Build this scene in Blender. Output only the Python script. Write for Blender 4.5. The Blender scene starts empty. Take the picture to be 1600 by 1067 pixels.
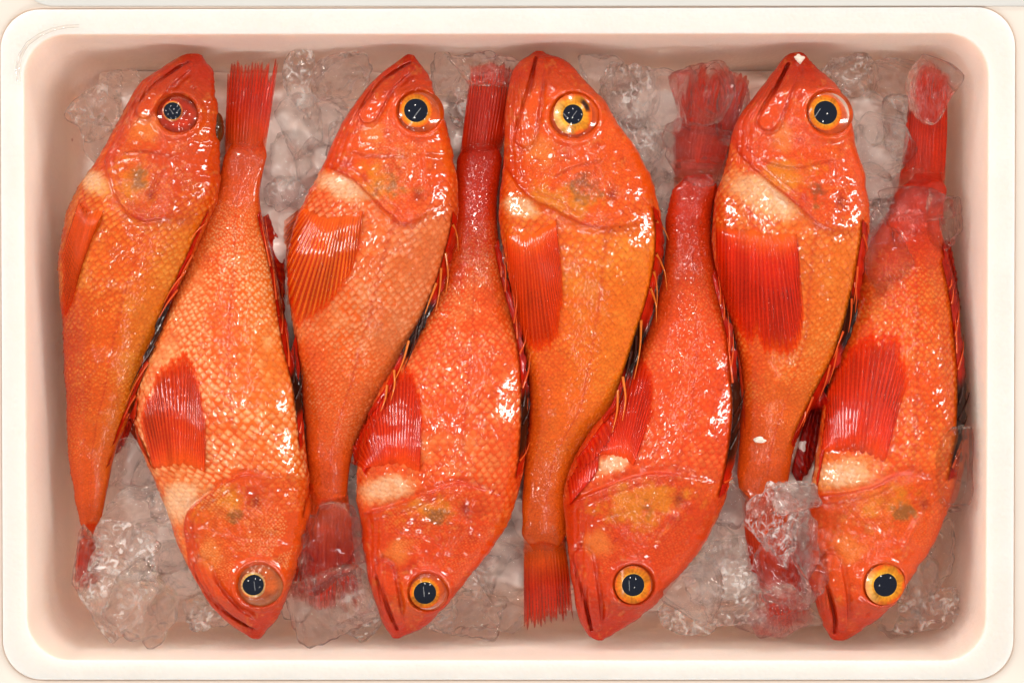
import bpy, math
import numpy as np
from mathutils import Vector

# ------------------------------------------------------------------ camera, light, exposure
scene = bpy.context.scene
CAM = 1250.0            # camera height above the rim of the box, mm
PX = 0.4                # mm per photograph pixel on the rim plane
cam_d = bpy.data.cameras.new('camera')
cam_d.sensor_width = 36.0
cam_d.lens = 36.0 * CAM / (1600 * PX)
cam_d.clip_end = 50.0
cam = bpy.data.objects.new('camera', cam_d)
cam.location = (0, 0, CAM / 1000)
scene.collection.objects.link(cam)
scene.camera = cam

world = bpy.data.worlds.new('World')
scene.world = world
world.use_nodes = True
world.node_tree.nodes['Background'].inputs[0].default_value = (1.0, 0.96, 0.92, 1)
world.node_tree.nodes['Background'].inputs[1].default_value = 0.31

def area_lamp(name, loc, sx, sy, power, col):
    l = bpy.data.lights.new(name, 'AREA')
    l.shape = 'RECTANGLE'
    l.size = sx; l.size_y = sy
    l.energy = power; l.color = col
    o = bpy.data.objects.new(name, l)
    o.location = loc
    d = Vector((0, 0, -0.05)) - Vector(loc)
    o.rotation_euler = d.to_track_quat('-Z', 'Y').to_euler()
    scene.collection.objects.link(o)
    return o
WARM = (1.0, 0.91, 0.80); NEUT = (1.0, 0.95, 0.89)
# shop ceiling: fluorescent strips and small spots
for x, y, sx, sy, p in ((-0.42, 0.50, 0.03, 0.9, 1.5), (0.40, 0.58, 0.03, 0.9, 1.5), (0.05, -0.80, 0.03, 0.8, 1.1)):
    area_lamp('ceiling_tube', (x, y, 1.75), sx, sy, p, NEUT)
# added low fill strips out of view, to brighten the box walls
for x, y, sx, sy, p in ((-0.8, 2.0, 1.3, 0.12, 16), (0.8, 2.05, 1.3, 0.12, 15), (-2.0, 0.4, 0.12, 1.3, 22), (2.0, 0.3, 0.12, 1.3, 23), (0.0, -2.0, 1.3, 0.12, 18)):
    area_lamp('wall_fill_strip', (x, y, 0.9), sx, sy, p, NEUT)
for x, y, p in ((-0.75, 0.15, 1.), (-0.2, 0.22, 1.), (0.25, 0.28, 1.), (0.8, 0.1, .9), (-0.45, -0.35, .8), (0.5, -0.30, .8), (-0.1, 0.75, 1.1), (0.12, -0.2, .7),
                (-1.1, 0.6, 1.), (1.15, 0.65, .9), (-1.2, -0.4, .7), (1.2, -0.45, .6), (0.3, 1.2, 1.1), (-0.5, 1.15, 1.1), (0.45, -0.95, .5)):
    area_lamp('ceiling_spot', (x, y, 1.7), 0.042, 0.042, p, WARM)

vs = scene.view_settings
vs.view_transform = 'Standard'; vs.look = 'None'; vs.gamma = 1.0; vs.exposure = 0.35
vs.use_curve_mapping = False
cy = scene.cycles
cy.max_bounces = 14; cy.transmission_bounces = 14; cy.glossy_bounces = 6; cy.diffuse_bounces = 6
cy.transparent_max_bounces = 8
cy.sample_clamp_indirect = 10.0
cy.caustics_refractive = True; cy.caustics_reflective = False
cy.blur_glossy = 0.1
cy.use_denoising = True

# ------------------------------------------------------------------ helpers
rng = np.random.default_rng(7)

def W(p, z):
    """photograph pixel -> world mm on the level z"""
    p = np.asarray(p, float); z = np.asarray(z, float)
    s = PX * (CAM - z) / CAM
    out = np.empty(p.shape[:-1] + (3,))
    out[..., 0] = (p[..., 0] - 800) * s
    out[..., 1] = (533.5 - p[..., 1]) * s
    out[..., 2] = z
    return out

def L(*c):
    c = np.array(c, float) / 255.0
    return np.where(c <= 0.04045, c / 12.92, ((c + 0.055) / 1.055) ** 2.4)

def sm(a, b, x):
    t = np.clip((x - a) / (b - a), 0, 1)
    return t * t * (3 - 2 * t)

_tab = np.random.default_rng(3).random((256, 256))
def vnoise(x, y):
    xi = np.floor(x).astype(int); yi = np.floor(y).astype(int)
    fx = x - xi; fy = y - yi
    fx = fx * fx * (3 - 2 * fx); fy = fy * fy * (3 - 2 * fy)
    a = _tab[xi & 255, yi & 255]; b = _tab[(xi + 1) & 255, yi & 255]
    c = _tab[xi & 255, (yi + 1) & 255]; d = _tab[(xi + 1) & 255, (yi + 1) & 255]
    return (a * (1 - fx) + b * fx) * (1 - fy) + (c * (1 - fx) + d * fx) * fy
def fbm(x, y, wl, oct=3, seed=0):
    """zero-mean noise, about -0.5..0.5, wavelength wl (mm)"""
    s = 0; amp = 1; tot = 0
    for k in range(oct):
        f = 2 ** k / wl
        s = s + amp * (vnoise(x * f + 17.3 * seed + 5.1 * k, y * f - 11.7 * seed + 9.2 * k) - 0.5)
        tot += amp; amp *= 0.55
    return s / tot * 1.3

def catmull(P, n_or_t):
    P = np.asarray(P, float)
    d = np.linalg.norm(np.diff(P, axis=0), axis=1) ** 0.5
    k = np.concatenate([[0], np.cumsum(d)]); k /= k[-1]
    m = np.gradient(P, k, axis=0)
    t = np.linspace(0, 1, n_or_t) if np.isscalar(n_or_t) else np.asarray(n_or_t)
    i = np.clip(np.searchsorted(k, t, side='right') - 1, 0, len(P) - 2)
    h = (k[i + 1] - k[i])[:, None]; u = ((t - k[i]) / (k[i + 1] - k[i]))[:, None]
    return ((2*u**3 - 3*u**2 + 1) * P[i] + (u**3 - 2*u**2 + u) * h * m[i]
            + (-2*u**3 + 3*u**2) * P[i + 1] + (u**3 - u**2) * h * m[i + 1])

def mesh_obj(name, V, F, mat, parent=None, col=None, smooth=True, loc=(0, 0, 0)):
    """V in mm, world coordinates"""
    loc = np.asarray(loc, float)
    me = bpy.data.meshes.new(name)
    V = np.asarray(V, np.float32).reshape(-1, 3)
    V = ((V - loc) * 0.001).astype(np.float32)
    F = np.asarray(F, np.int32)
    k = F.shape[1]
    me.vertices.add(len(V)); me.vertices.foreach_set('co', V.ravel())
    me.loops.add(F.size); me.loops.foreach_set('vertex_index', F.ravel())
    me.polygons.add(len(F))
    me.polygons.foreach_set('loop_start', np.arange(0, F.size, k, dtype=np.int32))
    me.polygons.foreach_set('use_smooth', np.full(len(F), smooth))
    me.update(calc_edges=True)
    me.validate()
    if col is not None:
        a = me.color_attributes.new('Col', 'FLOAT_COLOR', 'POINT')
        c = np.ones((len(V), 4), np.float32); cc = np.clip(col.reshape(-1, 3), 0, 1) ** np.array([1.05, 1.10, 1.22]); c[:, :3] = cc * np.array([0.72, 0.62, 0.30])
        rt_ = np.clip(2.0 * cc[:, 2] / (cc[:, 0] + 1e-3) - 0.12, 0, 1)
        c[:, 2] *= 1 + 1.35 * rt_; c[:, 1] *= 1 + 0.16 * rt_; c[:, 0] *= 1 + 0.06 * rt_
        a.data.foreach_set('color', c.ravel())
    me.materials.append(mat)
    o = bpy.data.objects.new(name, me)
    scene.collection.objects.link(o)
    if parent is not None:
        o.parent = parent
    if parent is None:
        o.location = loc * 0.001
    return o

def tag(o, label=None, cat=None, group=None, kind=None):
    if label: o['label'] = label
    if cat: o['category'] = cat
    if group: o['group'] = group
    if kind: o['kind'] = kind
    return o

def grid_faces(nu, nv, wrap_v=False):
    i = np.arange(nu - 1)[:, None]; j = np.arange(nv if wrap_v else nv - 1)[None, :]
    jn = (j + 1) % nv
    a = i * nv + j; b = i * nv + jn; c = (i + 1) * nv + jn; d = (i + 1) * nv + j
    return np.stack([a + 0 * b, b, c, d], -1).reshape(-1, 4)

# ------------------------------------------------------------------ materials
def new_mat(name):
    m = bpy.data.materials.new(name); m.use_nodes = True
    nt = m.node_tree
    return m, nt, nt.nodes['Principled BSDF']
def noise_node(nt, scale, detail=3, rough=0.55, dist=0.0):
    n = nt.nodes.new('ShaderNodeTexNoise')
    n.inputs['Scale'].default_value = scale; n.inputs['Detail'].default_value = detail
    n.inputs['Roughness'].default_value = rough; n.inputs['Distortion'].default_value = dist
    g = nt.nodes.new('ShaderNodeNewGeometry')
    nt.links.new(g.outputs['Position'], n.inputs['Vector'])
    return n
def bump(nt, height, dist, strength=1.0, normal=None):
    b = nt.nodes.new('ShaderNodeBump')
    b.inputs['Strength'].default_value = strength; b.inputs['Distance'].default_value = dist
    nt.links.new(height, b.inputs['Height'])
    if normal: nt.links.new(normal, b.inputs['Normal'])
    return b
def skin_mat(name, rough, coat, fine, film, sss=0.0, voro=0.0, vscale=420, bn=0.0):
    m, nt, p = new_mat(name)
    vc = nt.nodes.new('ShaderNodeVertexColor'); vc.layer_name = 'Col'
    n0 = noise_node(nt, 700, 3)
    hs = nt.nodes.new('ShaderNodeHueSaturation')
    mr = nt.nodes.new('ShaderNodeMapRange')
    mr.inputs[1].default_value = 0.3; mr.inputs[2].default_value = 0.7
    mr.inputs[3].default_value = 0.86; mr.inputs[4].default_value = 1.12
    nt.links.new(n0.outputs['Fac'], mr.inputs[0])
    nt.links.new(mr.outputs[0], hs.inputs['Value'])
    nt.links.new(vc.outputs['Color'], hs.inputs['Color'])
    nt.links.new(hs.outputs['Color'], p.inputs['Base Color'])
    p.inputs['Roughness'].default_value = rough
    p.inputs['IOR'].default_value = 1.4
    n1 = noise_node(nt, 1100, 2)
    b1 = bump(nt, n1.outputs['Fac'], 0.0004, fine)
    last = b1
    if voro:
        v = nt.nodes.new('ShaderNodeTexVoronoi'); v.inputs['Scale'].default_value = vscale
        g = nt.nodes.new('ShaderNodeNewGeometry'); nt.links.new(g.outputs['Position'], v.inputs['Vector'])
        b3 = bump(nt, v.outputs['Distance'], -0.0006, voro, b1.outputs['Normal']); last = b3
    nt.links.new(last.outputs['Normal'], p.inputs['Normal'])
    n2 = noise_node(nt, 105, 1.5, 0.45, 0.8)
    b2 = bump(nt, n2.outputs['Fac'], 0.0006, film)
    if bn:      # the film of water bridges the scales: follow the body surface under them
        at = nt.nodes.new('ShaderNodeAttribute'); at.attribute_name = 'bn'
        gg = nt.nodes.new('ShaderNodeNewGeometry')
        mv = nt.nodes.new('ShaderNodeMix'); mv.data_type = 'VECTOR'; mv.inputs[0].default_value = bn
        nt.links.new(gg.outputs['Normal'], mv.inputs[4]); nt.links.new(at.outputs['Vector'], mv.inputs[5])
        vn = nt.nodes.new('ShaderNodeVectorMath'); vn.operation = 'NORMALIZE'
        nt.links.new(mv.outputs[1], vn.inputs[0]); nt.links.new(vn.outputs[0], b2.inputs['Normal'])
    nt.links.new(b2.outputs['Normal'], p.inputs['Coat Normal'])
    p.inputs['Coat Weight'].default_value = coat
    p.inputs['Coat Roughness'].default_value = 0.085
    p.inputs['Coat IOR'].default_value = 1.45
    p.inputs['Specular IOR Level'].default_value = 0.06
    if sss:
        p.inputs['Subsurface Weight'].default_value = sss
        p.inputs['Subsurface Radius'].default_value = (1.0, 0.25, 0.1)
        p.inputs['Subsurface Scale'].default_value = 0.003
    return m
M_HEAD = skin_mat('wet fish skin', 0.42, 1.0, 0.4, 0.7, voro=0.5)
M_SCALE = skin_mat('wet fish scales', 0.36, 1.0, 0.12, 0.85, bn=0.7)
M_FIN = skin_mat('wet fin', 0.4, 0.5, 0.2, 0.6)
def finish_fin(m):
    nt = m.node_tree; p = nt.nodes['Principled BSDF']
    at = nt.nodes.new('ShaderNodeAttribute'); at.attribute_name = 'thin'
    tr = nt.nodes.new('ShaderNodeBsdfTransparent'); tr.inputs[0].default_value = (1.0, 0.80, 0.72, 1)
    mx = nt.nodes.new('ShaderNodeMixShader')
    nt.links.new(at.outputs['Fac'], mx.inputs[0]); nt.links.new(p.outputs[0], mx.inputs[1]); nt.links.new(tr.outputs[0], mx.inputs[2])
    nt.links.new(mx.outputs[0], nt.nodes['Material Output'].inputs['Surface'])
finish_fin(M_FIN)
M_SPINE = skin_mat('fin spine', 0.4, 0.7, 0.15, 0.15)
M_EYE = skin_mat('eye surface', 0.2, 1.0, 0.03, 0.05)
def pupil_mat():
    m, nt, p = new_mat('pupil')
    p.inputs['Base Color'].default_value = (0.006, 0.008, 0.016, 1)
    p.inputs['Roughness'].default_value = 0.05
    p.inputs['Specular IOR Level'].default_value = 0.3
    return m
M_PUPIL = pupil_mat()
def film_mat(name, ior, bumpd):
    m, nt, p = new_mat(name)
    nt.nodes.remove(p)
    tr = nt.nodes.new('ShaderNodeBsdfTransparent'); tr.inputs[0].default_value = (0.97, 0.95, 0.93, 1)
    gl = nt.nodes.new('ShaderNodeBsdfGlossy'); gl.inputs['Roughness'].default_value = 0.09
    fr = nt.nodes.new('ShaderNodeFresnel'); fr.inputs[0].default_value = ior
    ms = nt.nodes.new('ShaderNodeMixShader')
    n = noise_node(nt, 120, 2); b = bump(nt, n.outputs['Fac'], bumpd, 1.0)
    nt.links.new(b.outputs['Normal'], gl.inputs['Normal'])
    nt.links.new(fr.outputs[0], ms.inputs[0]); nt.links.new(tr.outputs[0], ms.inputs[1]); nt.links.new(gl.outputs[0], ms.inputs[2])
    nt.links.new(ms.outputs[0], nt.nodes['Material Output'].inputs['Surface'])
    return m
M_CORNEA = film_mat('cornea', 1.37, 0.0003)

def ice_mat(name, tint, rough, bump_s, frost, clear=0.42):
    m, nt, p = new_mat(name)
    p.inputs['Base Color'].default_value = (*tint, 1)
    p.inputs['Roughness'].default_value = rough
    p.inputs['IOR'].default_value = 1.31
    p.inputs['Transmission Weight'].default_value = 1.0
    n = noise_node(nt, 120, 2, 0.5, 1.2)
    b = bump(nt, n.outputs['Fac'], 0.004, bump_s)
    nt.links.new(b.outputs['Normal'], p.inputs['Normal'])
    if frost:
        n2 = noise_node(nt, 150, 8, 0.7, 1.5)
        r = nt.nodes.new('ShaderNodeMapRange')
        r.inputs[1].default_value = 0.52; r.inputs[2].default_value = 0.60
        r.inputs[3].default_value = 1.0; r.inputs[4].default_value = 1.0 - frost
        nt.links.new(n2.outputs['Fac'], r.inputs[0])
        nt.links.new(r.outputs[0], p.inputs['Transmission Weight'])
    tr = nt.nodes.new('ShaderNodeBsdfTransparent'); tr.inputs[0].default_value = (1.0, 0.985, 0.975, 1)
    ms = nt.nodes.new('ShaderNodeMixShader'); ms.inputs[0].default_value = clear
    nt.links.new(p.outputs[0], ms.inputs[1]); nt.links.new(tr.outputs[0], ms.inputs[2])
    nt.links.new(ms.outputs[0], nt.nodes['Material Output'].inputs['Surface'])
    return m
M_ICE = ice_mat('clear ice', (1.0, 0.975, 0.96), 0.04, 0.15, 0.12, 0.45)
M_ICE2 = ice_mat('cracked ice', (1.0, 0.975, 0.96), 0.045, 0.25, 0.6, 0.4)
M_CLEAR = ice_mat('glassy ice', (1.0, 0.985, 0.975), 0.035, 0.12, 0.0, 0.5)
M_BED = None

def foam_mat():
    m, nt, p = new_mat('polystyrene foam')
    n = noise_node(nt, 14, 4)
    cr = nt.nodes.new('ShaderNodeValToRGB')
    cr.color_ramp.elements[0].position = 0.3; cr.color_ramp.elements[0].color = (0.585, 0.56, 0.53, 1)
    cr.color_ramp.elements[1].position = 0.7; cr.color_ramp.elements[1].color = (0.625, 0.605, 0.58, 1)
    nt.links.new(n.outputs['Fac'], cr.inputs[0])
    # below the rim: pink meltwater stain, plus wall light and fish bounce painted in
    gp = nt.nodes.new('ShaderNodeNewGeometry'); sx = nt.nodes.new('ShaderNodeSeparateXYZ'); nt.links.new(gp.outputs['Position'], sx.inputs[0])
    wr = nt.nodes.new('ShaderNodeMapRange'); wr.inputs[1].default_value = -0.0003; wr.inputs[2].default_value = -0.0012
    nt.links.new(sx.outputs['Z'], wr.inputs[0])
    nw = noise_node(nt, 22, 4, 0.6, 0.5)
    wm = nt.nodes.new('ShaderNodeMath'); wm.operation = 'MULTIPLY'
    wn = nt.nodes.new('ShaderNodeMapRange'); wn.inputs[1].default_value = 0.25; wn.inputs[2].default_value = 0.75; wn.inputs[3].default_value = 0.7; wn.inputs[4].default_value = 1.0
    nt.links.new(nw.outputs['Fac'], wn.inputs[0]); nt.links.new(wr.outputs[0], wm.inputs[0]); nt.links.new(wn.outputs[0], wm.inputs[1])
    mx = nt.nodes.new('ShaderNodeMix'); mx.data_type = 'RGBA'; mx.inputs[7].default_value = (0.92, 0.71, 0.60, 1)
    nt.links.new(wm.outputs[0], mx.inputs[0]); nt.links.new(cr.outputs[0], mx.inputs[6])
    sv = nt.nodes.new('ShaderNodeTexVoronoi'); sv.inputs['Scale'].default_value = 34
    gs = nt.nodes.new('ShaderNodeNewGeometry'); nt.links.new(gs.outputs['Position'], sv.inputs['Vector'])
    sr = nt.nodes.new('ShaderNodeMapRange'); sr.inputs[1].default_value = 0.05; sr.inputs[2].default_value = 0.03
    nt.links.new(sv.outputs['Distance'], sr.inputs[0])
    se = nt.nodes.new('ShaderNodeSeparateColor'); nt.links.new(sv.outputs['Color'], se.inputs[0])
    sg = nt.nodes.new('ShaderNodeMath'); sg.operation = 'GREATER_THAN'; sg.inputs[1].default_value = 0.8; nt.links.new(se.outputs[0], sg.inputs[0])
    sm_ = nt.nodes.new('ShaderNodeMath'); sm_.operation = 'MULTIPLY'; nt.links.new(sr.outputs[0], sm_.inputs[0]); nt.links.new(sg.outputs[0], sm_.inputs[1])
    sf = nt.nodes.new('ShaderNodeMath'); sf.operation = 'MULTIPLY'; sf.inputs[1].default_value = 0.6; nt.links.new(sm_.outputs[0], sf.inputs[0])
    mx2 = nt.nodes.new('ShaderNodeMix'); mx2.data_type = 'RGBA'; mx2.inputs[7].default_value = (0.45, 0.16, 0.10, 1)
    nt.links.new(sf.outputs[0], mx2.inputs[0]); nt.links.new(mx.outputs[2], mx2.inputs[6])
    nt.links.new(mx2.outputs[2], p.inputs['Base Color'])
    cw = nt.nodes.new('ShaderNodeMath'); cw.operation = 'MULTIPLY'; cw.inputs[1].default_value = 0.5
    nt.links.new(wr.outputs[0], cw.inputs[0]); nt.links.new(cw.outputs[0], p.inputs['Coat Weight']); p.inputs['Coat Roughness'].default_value = 0.12
    p.inputs['Roughness'].default_value = 0.65
    p.inputs['Specular IOR Level'].default_value = 0.2
    p.inputs['Subsurface Weight'].default_value = 0.9      # foam lets light soak in
    p.inputs['Subsurface Radius'].default_value = (1.0, 0.8, 0.65)
    p.inputs['Subsurface Scale'].default_value = 0.026
    v = nt.nodes.new('ShaderNodeTexVoronoi'); v.inputs['Scale'].default_value = 330
    g = nt.nodes.new('ShaderNodeNewGeometry'); nt.links.new(g.outputs['Position'], v.inputs['Vector'])
    b = bump(nt, v.outputs['Distance'], -0.0006, 0.45)
    n2 = noise_node(nt, 60, 3); b2 = bump(nt, n2.outputs['Fac'], 0.001, 0.4, b.outputs['Normal'])
    n3 = noise_node(nt, 1.0, 3); mp = nt.nodes.new('ShaderNodeVectorMath'); mp.operation = 'MULTIPLY'; mp.inputs[1].default_value = (28, 420, 420)
    g3 = nt.nodes.new('ShaderNodeNewGeometry'); nt.links.new(g3.outputs['Position'], mp.inputs[0]); nt.links.new(mp.outputs[0], n3.inputs['Vector'])
    b3 = bump(nt, n3.outputs['Fac'], 0.0006, 0.35, b2.outputs['Normal'])
    nt.links.new(b3.outputs['Normal'], p.inputs['Normal'])
    return m
M_FOAM = foam_mat()
def plain_mat(name, col, rough, scale=40):
    m, nt, p = new_mat(name)
    n = noise_node(nt, scale, 4)
    mx = nt.nodes.new('ShaderNodeMix'); mx.data_type = 'RGBA'
    mx.inputs[6].default_value = (*[c * 0.93 for c in col], 1); mx.inputs[7].default_value = (*col, 1)
    nt.links.new(n.outputs['Fac'], mx.inputs[0]); nt.links.new(mx.outputs[2], p.inputs['Base Color'])
    p.inputs['Roughness'].default_value = rough
    b = bump(nt, n.outputs['Fac'], 0.0006, 0.3); nt.links.new(b.outputs['Normal'], p.inputs['Normal'])
    return m

M_BED = plain_mat('crushed ice', (0.96, 0.84, 0.78), 0.2, 90)  # rosy light off the fish is tinted into the ice colour

# ------------------------------------------------------------------ the box
def rring(corners, rad, z, n=14, inset=0.0):
    """rounded quad ring; corners in photograph pixels TL,TR,BR,BL on the level z0=0; mm"""
    c = W(np.array(corners, float), 0.0)[:, :2]
    ctr = c.mean(0)
    c = c - np.sign(c - ctr) * inset
    pts = []
    for k in range(4):
        p = c[k]; a = c[(k - 1) % 4] - p; b = c[(k + 1) % 4] - p
        a /= np.linalg.norm(a); b /= np.linalg.norm(b)
        o = p + (a + b) * rad
        for s in np.linspace(0, math.pi / 2, n):
            pts.append(o - b * rad * math.cos(s) - a * rad * math.sin(s) if False else o - b * rad * (math.cos(s)) - a * rad * (math.sin(s)))
        # points on the straight to the next corner
        q = c[(k + 1) % 4]
        e0 = p + b * rad; e1 = q - b * rad
        for s in np.linspace(0, 1, 14)[1:-1]:
            pts.append(e0 * (1 - s) + e1 * s)
    pts = np.array(pts)
    return np.column_stack([pts, np.full(len(pts), z)])
IN = [(36, 54), (1546, 52), (1541, 1032), (42, 1031)]
OUT = [(0, 15), (1587, 11), (1584, 1062), (4, 1062)]
DEPTH = 118.0
rings = [rring(OUT, 21, -150, inset=8), rring(OUT, 25, -1.2), rring(OUT, 25, -0.3, inset=0.3), rring(OUT, 25, 0.0, inset=1.0),
         rring(IN, 27.6, 0.0, inset=-1.0), rring(IN, 27.3, -0.15, inset=-0.35), rring(IN, 27, -0.7, inset=-0.05), rring(IN, 27, -4, inset=0.1)]
for z in np.linspace(-14, -DEPTH + 9, 9):
    rings.append(rring(IN, 27, z, inset=6.0 * -z / DEPTH))
rings += [rring(IN, 26, -DEPTH + 4, inset=7.2), rring(IN, 24, -DEPTH + 1.2, inset=9.2), rring(IN, 21, -DEPTH, inset=13)]
for k in (40, 90, 140, 180):
    rings.append(rring(IN, 12, -DEPTH, inset=k))
R = np.stack(rings); nr, nv = R.shape[:2]
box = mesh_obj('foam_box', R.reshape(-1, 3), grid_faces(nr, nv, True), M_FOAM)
tag(box, 'white polystyrene foam box holding the red fish and ice', 'box')

# ------------------------------------------------------------------ what lies round the box
BIG = [(-900, -800), (2500, -800), (2500, 1900), (-900, 1900)]
cr_ = np.stack([rring(OUT, 21, -30, inset=-0.7), rring(OUT, 25.5, -3.2, inset=-0.7), rring(OUT, 25.7, -2.2, inset=-1.6), rring(OUT, 27, -2.2, inset=-20), rring(BIG, 60, -2.2)])
counter = mesh_obj('counter', cr_.reshape(-1, 3), grid_faces(5, cr_.shape[1], True)[:, ::-1], plain_mat('counter top', (0.60, 0.55, 0.50), 0.5))
counter['kind'] = 'structure'
c_ = [(28, -330), (2300, -330), (2300, 9.5), (28, 9.5)]
A_ = np.stack([rring(c_, 22, -2.3), rring(c_, 22, -1.2), rring(c_, 22, -0.6, inset=0.6)] + [rring(c_, 12, -0.6, inset=k) for k in (15, 30, 60)])
tray = mesh_obj('foam_sheet', A_.reshape(-1, 3), grid_faces(A_.shape[0], A_.shape[1], True), plain_mat('grey foam', (0.53, 0.535, 0.525), 0.55))
tag(tray, 'pale grey foam sheet along the upper edge, behind the box', 'foam sheet')

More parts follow.
